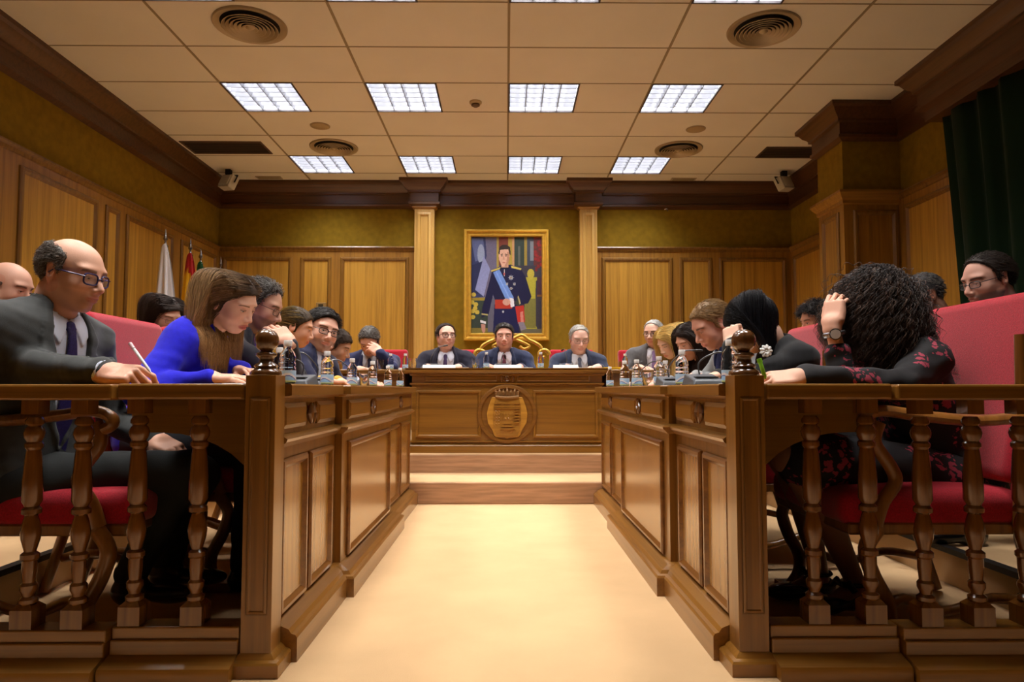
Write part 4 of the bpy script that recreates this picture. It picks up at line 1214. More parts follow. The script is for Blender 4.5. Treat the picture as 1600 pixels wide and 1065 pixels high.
    if kind in ('suit', 'blazer', 'openshirt'):
        jr = o.get('jacket', (44, 46, 50))
        jm = mat('suit_cloth_%d_%d_%d' % jr, lin(*jr), .8, spec=.25, noise=((50, 50, 50), .10), bump=((500, 500, 500), .25), sheen=.15)
        def fj(P):
            g = .017
            d = smin(torso(P, g), sleeves(P, .008, .92, .004), .035)
            for k in 'LR':
                d = smin(d, ell(P, SH[k] + zc * .012 - yc * (.015 if k == 'L' else -.015), (.055, .060, .035), Rc), .025)
            d = d - lapel(P, g) * (0 if kind == 'openshirt' else 1)
            nkd = cone(P, N - zc * .06, nk1, col_r + .006, col_r + .010)
            # turned-up collar behind the neck
            fwd, lat, dn = chest(P)
            col = np.maximum(np.abs(cone(P, N - zc * .03, N + zc * .05, col_r + .013, col_r + .010)) - .004, np.maximum(dn - .05, -dn - .030 + .5 * np.maximum(fwd, 0)))
            d = smin(d, col, .012)
            d = smax(d, -nkd, .004)
            d = smax(d, -wedge(P), .003)
            # open below the button
            dn2 = dn - vl
            slit = np.maximum(np.abs(lat) - .0025, np.maximum(-fwd, -(dn2)))
            d = smax(d, -slit, .002)
            d = d + (wrinkle(P, .0030 * o.get('wr', 1), 3, 30) + wrinkle(P, .0009, 9, 75)) * np.clip(-fwd * 0 + 1, 0, 1)
            return d
        V, F = sdf_mesh(fj, lo, hi, gh); mesh_obj('jacket', V, F, jm, root, smooth=True)
        if kind == 'suit' or kind == 'openshirt':
            sc = o.get('shirt', (226, 230, 240))
            smt = mat('shirt_%d_%d_%d' % sc, lin(*sc), .8, spec=.2, bump=((400, 400, 400), .1))
            def fs(P):
                fwd, lat, dn = chest(P)
                d = np.maximum(torso(P, .008), -(fwd + .03))
                d = np.maximum(d, dn - .42)
                ax0 = N - zc * .03 + xc * .002; ax1 = N + (nk1 - N) * .62 + zc * .012
                c = cone(P, ax0, ax1, col_r + .009, col_r + .006)
                c = np.maximum(np.abs(c) - .003, -dn - .052 + .62 * np.maximum(fwd, -.01) + .0)
                c = np.maximum(c, dn - .04)
                d = smin(d, c, .008)
                fl = np.maximum(np.abs(torso(P, .012)) - .0035, np.maximum(np.maximum(.008 + .50 * dn - np.abs(lat), np.abs(lat) - .078), np.maximum(dn - .066 + 1.3 * np.maximum(np.abs(lat) - .046, 0), np.maximum(-fwd, -dn - .03))))
                d = smin(d, fl, .004)
                d = smax(d, -cone(P, N - zc * .02, nk1, col_r + .0025, col_r + .002), .002)
                for k in 'LR':
                    S, E, W = arms[k][:3]
                    cf = np.maximum(np.maximum(cone(P, E + (W - E) * .75, W + (W - E) * .1, .036, .037), np.abs((P - vec(*W)) @ vec(*nrm(W - E)) + .020) - .026), -cone(P, E + (W - E) * .80, W + (W - E) * .2, .0305, .031))
                    d = np.minimum(d, cf)
                return d
            V, F = sdf_mesh(fs, lo, hi, gh * .9); mesh_obj('shirt', V, F, smt, root, smooth=True)
            if o.get('tie'):
                tm = mat('tie_%d_%d_%d' % o['tie'], lin(*o['tie']), .45, spec=.5, noise=((300, 300, 300), .5 if o.get('tiedots') else .15))
                tl = o.get('tielen', .42)
                def ft(P):
                    fwd, lat, dn = chest(P)
                    w = np.interp(dn, [.0, .03, .045, .20, tl - .05, tl], [.020, .014, .015, .028, .040, .0]).astype(f32)
                    dd = np.abs(torso(P, .015) ) - .004
                    dd = np.maximum(dd, np.maximum(np.abs(lat - o.get('tiex', 0) * dn) - w, np.maximum(-fwd, np.maximum(.012 - dn, dn - tl))))
                    kn = ell(P, N - zc * .012 + xc * (col_r + .020), (.012, .018, .020), Rc)
                    return smin(dd, kn, .005)
                V, F = sdf_mesh(ft, lo, hi, gh * .72); tobj = mesh_obj('tie', V, F, tm, root, smooth=True)
        else:
            sc = o.get('shirt', (20, 20, 24))
            smt = mat('top_%d_%d_%d' % sc, lin(*sc), .8)
            def fs(P):
                fwd, lat, dn = chest(P)
                return np.maximum(np.maximum(torso(P, .008), dn - .42), np.maximum(.085 - dn + .8 * np.maximum(-fwd, 0) * 0, -(fwd + .03)))
            V, F = sdf_mesh(fs, lo, hi, gh); mesh_obj('blouse', V, F, smt, root, smooth=True)
    else:
        tc_ = o.get('top', (30, 30, 34)); tmt = o.get('topmat') or mat('top_%d_%d_%d' % tc_, lin(*tc_), .85, bump=((300, 300, 300), .2), sheen=.1)
        def fj(P):
            fwd, lat, dn = chest(P)
            d = smin(torso(P, .012), sleeves(P, .006, o.get('sleeve', .92), .004), .03)
            d = smax(d, -cone(P, N - zc * .045, H, col_r + .010, col_r + .02), .006)
            return d + wrinkle(P, .0025 * o.get('wr', 1), 5)
        V, F = sdf_mesh(fj, lo, hi, gh); mesh_obj(o.get('topname', 'top'), V, F, tmt, root, smooth=True)
    # ---------------- legs
    if o.get('legs', True):
        tr = o.get('trousers', (34, 35, 38)); lm = mat('trouser_cloth_%d_%d_%d' % tr, lin(*tr), .8, spec=.2, bump=((400, 400, 400), .2))
        fl_ = (fz - base[2]) / s
        kn = {k: (L(o['knee' + k]) if 'knee' + k in o else np.array([.44, sg * .11, .53 + min(0, fl_ + 0) * 0])) for k, sg in (('L', 1), ('R', -1))}
        an = {k: (L(o['ankle' + k]) if 'ankle' + k in o else np.array([.42, sg * .12, fl_ + .10])) for k, sg in (('L', 1), ('R', -1))}
        hj = {k: hip + np.array([.0, sg * .085, -.03]) for k, sg in (('L', 1), ('R', -1))}
        pts = np.array(list(kn.values()) + list(an.values()) + list(hj.values()))
        def flegs(P, skirt=o.get('skirt')):
            d = ell(P, hip + np.array([-.01, 0, -.02]), (.145, .18 * wf, .12))
            for k in 'LR':
                ke = kn[k] if not skirt else hj[k] + (kn[k] - hj[k]) * .92
                d = smin(d, cone(P, hj[k], ke, .090 * (bulk ** .5), .066 if not skirt else .085), .03)
                if not skirt: d = np.minimum(d, smin(cone(P, hj[k], kn[k], .088, .066), cone(P, kn[k], an[k], .063, .050), .02))
            if skirt: d = smin(d, cone(P, hj['L'], kn['L'] * .88 + hj['L'] * .12, .09, .08), .06)
            return d + wrinkle(P, .002, 8)
        if not o.get('skirt'):
            V, F = sdf_mesh(flegs, pts.min(0) - .14, pts.max(0) + .14, .010 * q); mesh_obj('trousers', V, F, lm, root, smooth=True)
        else:
            V, F = sdf_mesh(flegs, pts.min(0) - .14, pts.max(0) + .14, .009 * q); mesh_obj('skirt', V, F, o.get('topmat') or lm, root, smooth=True)
            lt = mat('sheer_tights', lin(*o.get('tights', (96, 62, 46))), .45, spec=.4)
            def ftg(P):
                d = None
                for k in 'LR':
                    K, A = kn[k], an[k]; m = K + (A - K) * .32 - np.array([.022, 0, 0])
                    c = smin(cone(P, hj[k] + (K - hj[k]) * .6, K, .066, .054), smin(cone(P, K, m, .050, .054), cone(P, m, A, .052, .030), .02), .02)
                    tdir = nrm(np.array([1, 0, 0]) if 'toe' + k not in o else Ld(o['toe' + k]))
                    c = smin(c, cone(P, A - np.array([0, 0, .035]), A + tdir * .13 - np.array([0, 0, .075]), .034, .026), .02)
                    d = c if d is None else np.minimum(d, c)
                return d
            V, F = sdf_mesh(ftg, pts.min(0) - .16, pts.max(0) + .2, .007 * q); mesh_obj('stockinged_legs', V, F, lt, root, smooth=True)
        for k, sg in (('L', 1), ('R', -1)):
            tdir = nrm(np.array([1, 0, 0]) if 'toe' + k not in o else Ld(o['toe' + k])); A = an[k]
            Rf = frame_of(tdir, (0, 0, 1)); c0 = A - np.array([0, 0, .058]); 
            def fsh(P):
                d = smin(ell(P, c0 + tdir * .0, (.062, .038, .040), Rf), ell(P, c0 + tdir * .13 - np.array([0, 0, .008]), (.085, .044, .030), Rf), .04)
                if not o.get('pump'): d = smin(d, cone(P, c0, A + np.array([0, 0, .02]), .042, .044), .03)
                d = np.maximum(d, -(P[:, 2] - (A[2] - .098)))
                if o.get('pump'):
                    cut = np.maximum(ell(P, c0 + tdir * .05 + np.array([0, 0, .035]), (.085, .030, .032), Rf), -d * 0 - .1)
                    d = smax(d, -cut, .004)
                return d
            V, F = sdf_mesh(fsh, c0 - .09 - np.abs(tdir) * .05, c0 + .10 + np.abs(tdir) * .16, .006 * q)
            sho = mesh_obj('shoe', V, F, mat('black_leather', lin(16, 14, 15), .25, spec=.6), root, smooth=True)
            if o.get('bow'):
                mb = MB()
                for q_ in (-1, 1): mb.tube([c0 + tdir * .05 + np.array([0, 0, .04]), c0 + tdir * .05 + Rf[:, 1] * q_ * .025 + np.array([0, 0, .055]), c0 + tdir * .05 + Rf[:, 1] * q_ * .045 + np.array([0, 0, .035])], [.004, .014, .010], 8)
                mb.tube([A + Rf[:, 0] * .04 * math.cos(t) + Rf[:, 1] * .038 * math.sin(t) + np.array([0, 0, -.01]) for t in np.linspace(0, 2 * PI, 14)], .007, 6)
                mb.build('bow', mat('black_leather'), sho, smooth=True)
    # ---------------- hair
    hair = o.get('hair')
    if hair:
        hst = hair.get('style', 'short'); cf = cap_sdf(hair)
        Vc, Fc = sdf_mesh(cf, (-.15, -.13, -.13), (.13, .13, .19), hair.get('h', .004))
        c0 = hair.get('c0', (60, 42, 30)); Cc = np.tile(np.array(lin(*c0)) * .75, (len(Vc), 1))
        Vh, Fh, Ch = [Vc], [Fc], [Cc]; n_ = len(Vc)
        coll = lambda P: hf(P)
        Nl = ((N - H) @ Rh) / hs
        gl = Rh.T @ np.array([0, 0, -1.0])                 # gravity in head space
        gl32 = gl.astype(f32)
        if hst in ('short', 'back', 'side'):
            def comb(P):
                b = np.stack([-np.ones(len(P)), P[:, 1] * (4 if hst != 'side' else 0) + (3.2 * 0.0), -.2 - 6 * np.clip(.05 - P[:, 2], 0, 1)], 1)
                if hst == 'side': b[:, 1] = -np.sign(P[:, 1] - .035) * -.9; b[:, 0] = -.25
                if hst == 'short': b[:, 0] = -.6; b[:, 2] = -.5 - 5 * np.clip(.03 - P[:, 2], 0, 1)
                return b
            Vt, Ft, Ct = strands(Vc[(cf(Vc) > -.002)], lambda P: np.minimum(cf(P), hf(P)), hair.get('n', 1800), hair.get('len', .028), comb, hair, steps=5, r=hair.get('r', .0011), c0=c0, c1=hair.get('c1'), lift=hair.get('lift', .006), jit=hair.get('jit', .35), curl=hair.get('curl', 0), cfreq=hair.get('cfreq', 150))
        elif hst == 'long':
            ln = hair.get('len', .42); part = hair.get('part', .015)
            def lf(P): return ln * np.ones(len(P)) - np.clip(.10 - P[:, 2], 0, .2) * .9
            fr = hair.get('front', .0)
            def comb(P):
                sd = np.sign(P[:, 1] - part); top = np.clip((P[:, 2] - .03) / .06, 0, 1) * (np.abs(P[:, 1]) < .085)
                away = np.stack([-.35 * np.ones(len(P)) * (1 - fr), sd * 1.25, -.1 * np.ones(len(P))], 1)
                bk = hair.get('back', .9) * np.clip((P[:, 0] + .03) / .05, 0, 1) * np.clip((P[:, 2] + .10) / .08, 0, 1)
                dn = np.tile(gl, (len(P), 1)) + np.stack([-bk, 0 * bk, 0 * bk], 1)
                return away * top[:, None] + dn * (1 - top[:, None])
            Nn, Zl, Yl = Nl, (Rh.T @ zc), (Rh.T @ yc)
            SL_, SR_ = ((SH['L'] - H) @ Rh) / hs, ((SH['R'] - H) @ Rh) / hs
            Rcl = Rh.T @ Rc
            def coll2(P):
                d = np.minimum(hf(P), cranium(P, hair.get('vol', .010) - .002) + 0 * P[:, 0])
                d = np.where(P[:, 0] > .055, hf(P) , d)
                t = ell(P, Nn - Zl * .17, (.13, .18, .21), Rcl)
                t = smin(t, cone(P, SL_, SR_, .070, .070), .05)
                return np.minimum(d, t)
            Vt, Ft, Ct = strands(Vc, coll2, hair.get('n', 2600), lf, comb, hair, steps=hair.get('steps', 20), r=hair.get('r', .0015), c0=c0, c1=hair.get('c1'), lift=hair.get('lift', .012), jit=hair.get('jit', .14), grav=.35, curl=hair.get('curl', .002), cfreq=hair.get('cfreq', 30))
        elif hst == 'curly':
            ln = hair.get('len', .2)
            def comb(P):
                rad = np.linalg.norm(P, axis=1, keepdims=True) + 1e-6; out = P / rad
                return out * hair.get('out', .8) * np.clip((hair.get('rmax', .18) - rad) / .05, 0, 1) + np.tile(gl, (len(P), 1)) * hair.get('gl', .75) + np.array([hair.get('fwd', -.1), 0, 0])
            def lf(P): return ln * (np.ones(len(P)) * .7 + .5 * np.clip(.08 - P[:, 2], 0, .16) / .16)
            Nn, Zl = Nl, (Rh.T @ zc); Rcl = Rh.T @ Rc
            def coll3(P): return np.minimum(cranium(P, .006), ell(P, Nn - Zl * .17, (.12, .17, .20), Rcl))
            Vt, Ft, Ct = strands(Vc, coll3, hair.get('n', 2600), lf, comb, hair, steps=hair.get('steps', 26), r=hair.get('r', .0016), c0=c0, c1=hair.get('c1'), lift=.02, jit=.5, grav=.12, curl=hair.get('curl', .011), cfreq=hair.get('cfreq', 170))
        elif hst == 'tied':
            def comb(P):
                t = np.array([-.13, 0, .02]) - P
                return t / (np.linalg.norm(t, axis=1, keepdims=True) + 1e-6)
            Vt, Ft, Ct = strands(Vc, lambda P: np.minimum(cf(P), hf(P)), hair.get('n', 2000), .09, comb, hair, steps=8, r=.0012, c0=c0, c1=hair.get('c1'), lift=.004, jit=.1)
            Vb, Fb = sdf_mesh(lambda P: ell(P, (-.125, 0, .01), (.035, .04, .04)) + wrinkle(P, .003, 4, 120), (-.18, -.06, -.05), (-.07, .06, .07), .005)
            Vh.append(Vb); Fh.append(Fb + n_); Ch.append(np.tile(np.array(lin(*c0)), (len(Vb), 1))); n_ += len(Vb)
        Vh.append(Vt); Fh.append(Ft + n_); Ch.append(Ct)
        Vh = H + (np.concatenate(Vh) * hs) @ Rh.T
        ho = mesh_obj('hair', Vh, np.concatenate(Fh), HAIRM, root, smooth=True)
        vcolor(ho.data, np.concatenate(Ch))
    if o.get('beard'):
        b = o['beard']
        fb_ = lambda P: smax(smax(hf(P) - .004, P[:, 2] + .040 + .55 * np.maximum(.02 - P[:, 0], 0) * 0, .004), -(P[:, 0] - .005), .004)
        Vb, Fb = sdf_mesh(fb_, (-.02, -.08, -.13), (.13, .08, -.02), .0035)
        m_ = np.abs(Vb[:, 1]) < .2
        bo = mesh_obj('beard', H + (Vb * hs) @ Rh.T, Fb, mat('beard_%d' % b[0], lin(*b), .9, bump=((600, 600, 600), 1.0)), root, smooth=True)
    # ---------------- spectacles
    if o.get('glasses'):
        g = o['glasses']; mb = MB(); ln_ = MB()
        T = lambda p: H + Rh @ (np.array(p, float) * hs)
        a_, b_ = g.get('w', .025), g.get('hgt', .0165); zc_ = g.get('z', -.001); r = g.get('r', .0016)
        for sg in (-1, 1):
            ring = []
            for t in np.linspace(0, 2 * PI, 25):
                ct, st = math.cos(t), math.sin(t)
                x = np.sign(ct) * abs(ct) ** .6 * a_; z = np.sign(st) * abs(st) ** .6 * b_
                ring.append(T((.1015 - abs(.0335 * sg + x) * .22 - (z) * .06, sg * .0335 + x, zc_ + z)))
            mb.tube(ring, r, 6, cap=False)
            ln_.add([tuple(p) for p in ring[:-1]], [tuple(range(24))])
            mb.tube([T((.092, sg * (.0335 + a_), zc_ + .007)), T((.070, sg * .076, zc_ + .008)), T((.0, sg * .081, zc_ + .010)), T((-.028, sg * .079, zc_ - .012))], [r * 1.2, r * 1.6, r * 1.2, r], 6, flat=.6)
        mb.tube([T((.099, -.0335 + a_, zc_ + .004)), T((.105, 0, zc_ + .006)), T((.099, .0335 - a_, zc_ + .004))], r * .9, 6)
        go = mb.build('glasses', mat('spectacle_frame_%d_%d_%d' % g.get('col', (30, 30, 40)), lin(*g.get('col', (30, 30, 40))), .3), root, smooth=True)
        ln_.build('lenses', LENS, go)
    root['_info'] = 0
    del root['_info']
    return root, dict(H=H, N=N, Rh=Rh, Rc=Rc, base=base, Rz=Rz, s=s, arms=arms, L=L, hs=hs)

# ================================================================== chairs
W_CHAIR = wood('chair_oak', lin(104, 60, 22), lin(150, 96, 38), 'z', .3, .4)
def soft_box(hx, hy, hz, r, bulge=.0):
    V, F = sdf_mesh(lambda P: rbox(P, (0, 0, 0), (hx, hy, hz), r) - bulge * np.maximum(0, 1 - (P[:, 0] / hx) ** 2 if hx > hy * 0 and hx > .1 else 1) * np.maximum(0, 1 - (P[:, 1] / hy) ** 2), (-hx - .03, -hy - .03, -hz - .03), (hx + .03, hy + .03, hz + .03), .012)
    return V, F
def make_chair():
    """armchair facing +x: seat .46 high, upholstered back, scrolled arms, curved legs, wavy stretcher"""
    r = empty('armchair', (0, 0, 0), 0, 'red upholstered armchair', 'chair', 'red armchairs')
    V, F = soft_box(.29, .29, .055, .04, .018); V = V + vec(.0, 0, .415); mesh_obj('seat', V, F, RED, r, smooth=True)
    V, F = soft_box(.045, .30, .31, .035, .0)
    V = V @ np.asarray(rot(0, -12), f32).T + vec(-.325, 0, .79); mesh_obj('backrest', V, F, RED, r, smooth=True)
    fr = MB()
    fr.box(-.28, .27, -.285, .285, .335, .372); fr.build('seat_frame', W_CHAIR, r, bevel=.006)
    for sg in (-1, 1):
        y = sg * .315
        leg = [(.20, y, .36), (.235, y, .30), (.215, y, .22), (.175, y, .14), (.175, y, .07), (.21, y, .015)]
        MB().tube([Vector(p) for p in smooth_pts(leg)], .024, 8).box(.16, .26, y - .03, y + .03, 0, .035).build('leg', W_CHAIR, r, smooth=True, angle=50)
        leg = [(-.28, y * .93, .95), (-.27, y * .93, .6), (-.25, y * .93, .36), (-.29, y * .93, .2), (-.35, y * .93, .01)]
        MB().tube(smooth_pts(leg), .020, 8).build('leg', W_CHAIR, r, smooth=True, angle=50)
        arm = [(-.30, y, .70), (-.12, y, .685), (.06, y, .70), (.17, y, .715), (.225, y, .70), (.235, y, .675), (.21, y, .66)]
        MB().tube(smooth_pts(arm), .024, 8, flat=.75).build('armrest', W_CHAIR, r, smooth=True, angle=50)
        sup = [(.185, y, .68), (.20, y, .62), (.155, y, .55), (.14, y, .50), (.18, y, .44), (.205, y, .37)]
        MB().tube(smooth_pts(sup), .021, 8).build('arm_support', W_CHAIR, r, smooth=True, angle=50)
        st = [(-.29, y * .96, .13), (-.15, y * .96, .15), (0, y * .96, .11), (.12, y * .96, .15), (.18, y, .12)]
        MB().tube(smooth_pts(st), .016, 8).build('stretcher', W_CHAIR, r, smooth=True, angle=50)
    return r
def smooth_pts(p, n=4):
    p = [Vector(q) for q in p]; out = []
    for i in range(len(p) - 1):
        p0, p1, p2, p3 = p[max(i - 1, 0)], p[i], p[i + 1], p[min(i + 2, len(p) - 1)]
        for k in range(n):
            t = k / n
            out.append(.5 * ((2 * p1) + (p2 - p0) * t + (2 * p0 - 5 * p1 + 4 * p2 - p3) * t * t + (3 * p1 - p0 - 3 * p2 + p3) * t ** 3))
    out.append(p[-1]); return out
ch0 = make_chair()
CH = [(-1.42, 2.41, 0, 0, 'red armchair under the man in grey suit at the left balustrade'),
      (-1.32, 3.05, 0, 0, 'red armchair behind the woman in the blue blazer'),
      (-1.33, 3.72, 0, 0, 'red armchair behind the man hiding his mouth, only its top corner seen'),
      (1.32, 2.41, 0, 180, 'red armchair under the curly-haired woman at the right balustrade'),
      (1.13, 3.30, 0, 180, 'red armchair behind the black-haired woman with the white brooch'),
      (-.51, 6.34, .29, -90, 'red chair behind the smiling man in glasses at the dais desk'),
      (.64, 6.34, .29, -90, 'red chair behind the grey-haired man reading at the dais desk'),
      (-1.17, 6.34, .29, -90, 'red chair at the left wing table behind the man covering his face'),
      (1.32, 6.40, .29, -90, 'red chair at the right wing table behind the man in grey suit')]
for i, (x, y, z, rz, lab) in enumerate(CH):
    c = ch0 if i == 0 else copy_tree(ch0)
    c.location = (x, y, z); c.rotation_euler = (0, 0, D(rz)); c['label'] = lab
    if i >= 5: c.scale = (1, .72, .80)

# carved gilt throne behind the middle man
th = empty('carved_throne', (.05, 6.42, .29), 0, 'gilded chair with carved scroll crest behind the man in the middle of the dais desk', 'chair'); th.scale = (1, 1, .875)
tb = MB()
for s in (-1, 1):
    tb.tube(smooth_pts([(s * .02, 0, 1.10), (s * .10, 0, 1.14), (s * .16, 0, 1.09), (s * .22, 0, 1.06), (s * .27, 0, 1.02), (s * .285, 0, .97), (s * .26, 0, .93)]), .017, 8)
    tb.tube([(s * .30 + .055 * math.cos(t) * (1 - t / 9) , 0, .93 + .06 * math.sin(t) * (1 - t / 9)) for t in np.linspace(0, 5.6, 18)], [.020] * 12 + [.016] * 6, 8)
    tb.tube(smooth_pts([(s * .05, 0, 1.09), (s * .11, -.01, 1.06), (s * .17, -.01, 1.02), (s * .12, -.01, .99), (s * .08, 0, 1.02)]), .014, 8)
tb.build('crest', GOLD, th, smooth=True, angle=60)
for s in (-1, 1): MB().tube(smooth_pts([(s * .27, 0, .92), (s * .25, 0, .7), (s * .27, 0, .45), (s * .27, 0, .02)]), .024, 8).build('back_post', GOLD, th, smooth=True)
for s in (-1, 1): MB().tube(smooth_pts([(s * .27, -.45, .43), (s * .29, -.47, .3), (s * .26, -.45, .12), (s * .28, -.47, .02)]), .026, 8).build('leg', GOLD, th, smooth=True)
V, F = soft_box(.23, .03, .27, .025); mesh_obj('backrest', V * vec(1, 1, .8) + vec(0, 0, .60), F, RED, th, smooth=True)
V, F = soft_box(.26, .25, .045, .035); mesh_obj('seat', V + vec(0, -.23, .44), F, RED, th, smooth=True)

# ================================================================== bottles, tumblers, microphones, papers
WATER = mat('bottled_water', (.96, .98, 1.0), .03, trans=1.0, ior=1.14)
LABEL = bpy.data.materials.new('bottle_label'); MATS['bottle_label'] = LABEL
LABEL.use_nodes = True
def label_mat():
    nt = LABEL.node_tree; b = nt.nodes['Principled BSDF']; b.inputs['Roughness'].default_value = .4
    a = nt.nodes.new('ShaderNodeAttribute'); a.attribute_name = 'Col'; nt.links.new(a.outputs['Color'], b.inputs['Base Color'])
label_mat()
def make_bottle():
    r = empty('water_bottle', (0, 0, 0), 0, 'small clear water bottle', 'bottle', 'water bottles')
    P = [(.001, .001), (.022, 0), (.027, .004), (.029, .012), (.028, .052), (.0295, .056), (.0295, .062), (.027, .066), (.0295, .072), (.0285, .080), (.026, .084), (.0295, .092), (.029, .102), (.025, .114), (.017, .126), (.0115, .134), (.0105, .144), (.001, .1445)]
    MB().lathe(P, n=24, cap=False).build('bottle_body', WATER, r, smooth=True, angle=60)
    MB().lathe([(.0105, .139), (.0145, .139), (.0150, .142), (.0150, .158), (.0135, .161), (.001, .1615)], n=20, cap=False).build('cap', WHITE, r, smooth=True, angle=50)
    n = 72; V = []; F = []; C = []
    zs = np.linspace(.010, .052, 26)
    for z in zs:
        for i in range(n):
            a = 2 * PI * i / n
            V.append((.0298 * math.cos(a), .0298 * math.sin(a), z))
            u = a * 1.0; w = (z - .010) / .042
            c = np.array(lin(140, 196, 244)) * (1 - w * .3) + np.array(lin(220, 238, 252)) * w * .5
            band = w - (.45 + .22 * math.sin(u * 2 + .5))
            if abs(band) < .13: c = np.array(lin(236, 240, 250))
            if abs(band + .12) < .04: c = np.array(lin(40, 60, 170))
            if w < .12: c = np.array(lin(196, 214, 150))
            C.append(c)
    for j in range(len(zs) - 1):
        for i in range(n):
            k = (i + 1) % n; F.append((j * n + i, j * n + k, (j + 1) * n + k, (j + 1) * n + i))
    o = mesh_obj('label_sleeve', V, F, LABEL, r, smooth=True); vcolor(o.data, C)
    return r
bot = make_bottle()
TZ = .7965
BT = [(449, 2.50, TZ, 1.0, 'clear water bottle beside the left newel ball, nearest on the left desk'),
      (436, 2.92, TZ, 1.0, 'clear water bottle half hidden between left newel ball and nearest bottle'),
      (511, 3.20, TZ, 1.0, 'clear water bottle in front of the navy suited man looking at the camera'),
      (550, 3.95, TZ, 1.0, 'third large clear water bottle along the left desk edge'),
      (582, 4.35, TZ, 1.0, 'fourth clear water bottle along the left desk, below the man covering his face'),
      (606, 4.60, TZ, .88, 'small clear water bottle second from the far end of the left desk'),
      (625, 4.74, TZ, .82, 'small clear water bottle at the very far end of the left desk'),
      (610, 5.72, .941, .84, 'clear water bottle on the left wing table, left of its red chair'),
      (633, 5.72, .941, .84, 'clear water bottle on the left wing table, in front of its red chair'),
      (760, 5.60, .947, .84, 'clear water bottle on the dais desk between smiling man and middle man'),
      (845, 5.60, .947, .84, 'clear water bottle on the dais desk between middle man and grey-haired reader'),
      (1141, 2.45, TZ, 1.0, 'clear water bottle beside the right newel ball, nearest on the right desk'),
      (1066, 3.08, TZ, 1.0, 'second large clear water bottle from the right newel ball'),
      (1030, 3.70, TZ, 1.0, 'third clear water bottle along the right desk, below the blonde woman'),
      (1040, 3.85, TZ, .9, 'smaller clear bottle touching the third bottle of the right desk'),
      (995, 4.10, TZ, 1.0, 'clear water bottle at the middle of the right desk bottle row'),
      (976, 4.45, TZ, 1.05, 'tall looking clear bottle second from the far end of the right desk'),
      (953, 4.66, TZ, .85, 'clear water bottle at the very far end of the right desk'),
      (977, 5.72, .941, .84, 'clear water bottle on the right wing table')]
random.seed(8)
for i, (px, d, z, s, lab) in enumerate(BT):
    b = bot if i == 0 else copy_tree(bot)
    p = at(px, 600, d); b.location = (p.x, d, z); b.rotation_euler = (0, 0, random.uniform(0, 6)); b.scale = (s, s, s); b['label'] = lab
def make_tumbler():
    r = MB().lathe([(.001, .0), (.024, 0), (.027, .003), (.032, .085), (.0305, .085), (.0255, .008), (.001, .008)], n=24, cap=False).build('tumbler', GLASS, smooth=True, angle=50)
    return tag(r, 'tumbler', 'glass', 'clear tumblers')
tu = make_tumbler()
for i, (px, d, z, lab) in enumerate(((743, 5.62, .947, 'clear tumbler on the dais desk, left of the middle bottle'), (645, 5.60, .947, 'clear tumbler at the left end of the dais desk'),
                                      (594, 5.7, .941, 'clear tumbler on the left wing table in front of the man covering his face'), (569, 4.2, TZ, 'clear tumbler on the left desk between two bottles'), (1012, 3.95, TZ, 'clear tumbler on the right desk among the bottles'))):
    t = tu if i == 0 else tu.copy()
    if i: COL.objects.link(t)
    p = at(px, 600, d); t.location = (p.x, d, z); t['label'] = lab

def mic(px, d, z, head, lab, base=(0, 0), rz=0, unit=True):
    """conference unit with gooseneck; head = offset of the capsule from the unit"""
    p = at(px, 600, d)
    r = empty('desk_microphone', (p.x, d, z), rz, lab, 'microphone', 'gooseneck desk microphones')
    mb = MB()
    mb.add([(-.07, -.09, 0), (.07, -.09, 0), (.07, .09, 0), (-.07, .09, 0), (-.06, -.08, .022), (.06, -.08, .022), (.06, .08, .05), (-.06, .08, .05)], [(3, 2, 1, 0), (4, 5, 6, 7), (0, 1, 5, 4), (1, 2, 6, 5), (2, 3, 7, 6), (3, 0, 4, 7)])
    mb.build('unit', GREYP, r, bevel=.006, seg=2)
    MB().box(-.045, .045, -.05, .02, .030, .036).build('button_panel', BLACK, r)
    h = Vector(head)
    pts = smooth_pts([(0, .06, .04), (0, .062, .10), tuple(Vector((0, .062, .10)) * .45 + h * .55 + Vector((0, 0, .03))), tuple(h)], 6)
    MB().tube(pts, .0035, 8).build('gooseneck', mat('gooseneck_metal', lin(96, 96, 98), .35, metal=.6), r, smooth=True)
    dv = (pts[-1] - pts[-2]).normalized()
    MB().tube([h - dv * .008, h + dv * .006, h + dv * .03, h + dv * .04], [.004, .0065, .0065, .004], 10).build('windscreen', BLACK, r, smooth=True)
    return r
MIC = [(490, 3.55, (-.10, .0, .17), 'grey microphone unit before the bottle at the navy suited man on the left desk', TZ),
       (465, 3.0, (-.16, .02, .10), 'grey microphone unit between the nearest bottles of the left desk', TZ),
       (545, 4.25, (-.12, 0, .16), 'grey microphone unit on the left desk, farthest one', TZ),
       (672, 5.72, (.10, .10, .20), 'gooseneck microphone leaning towards the smiling man in glasses', .947),
       (784, 5.70, (.02, .12, .12), 'low gooseneck microphone before the man in the middle of the dais', .947),
       (886, 5.70, (-.02, .12, .17), 'gooseneck microphone before the grey-haired reader on the dais', .947),
       (1050, 3.45, (.12, .02, .18), 'grey microphone unit on the right desk beneath the dark-haired woman', TZ),
       (1100, 2.85, (.14, .03, .12), 'grey microphone unit on the right desk beneath the man with lanyard', TZ),
       (1005, 4.3, (.12, .02, .15), 'grey microphone unit on the right desk, farthest one', TZ)]
for px, d, h, lab, z in MIC: mic(px, d, z, h, lab)

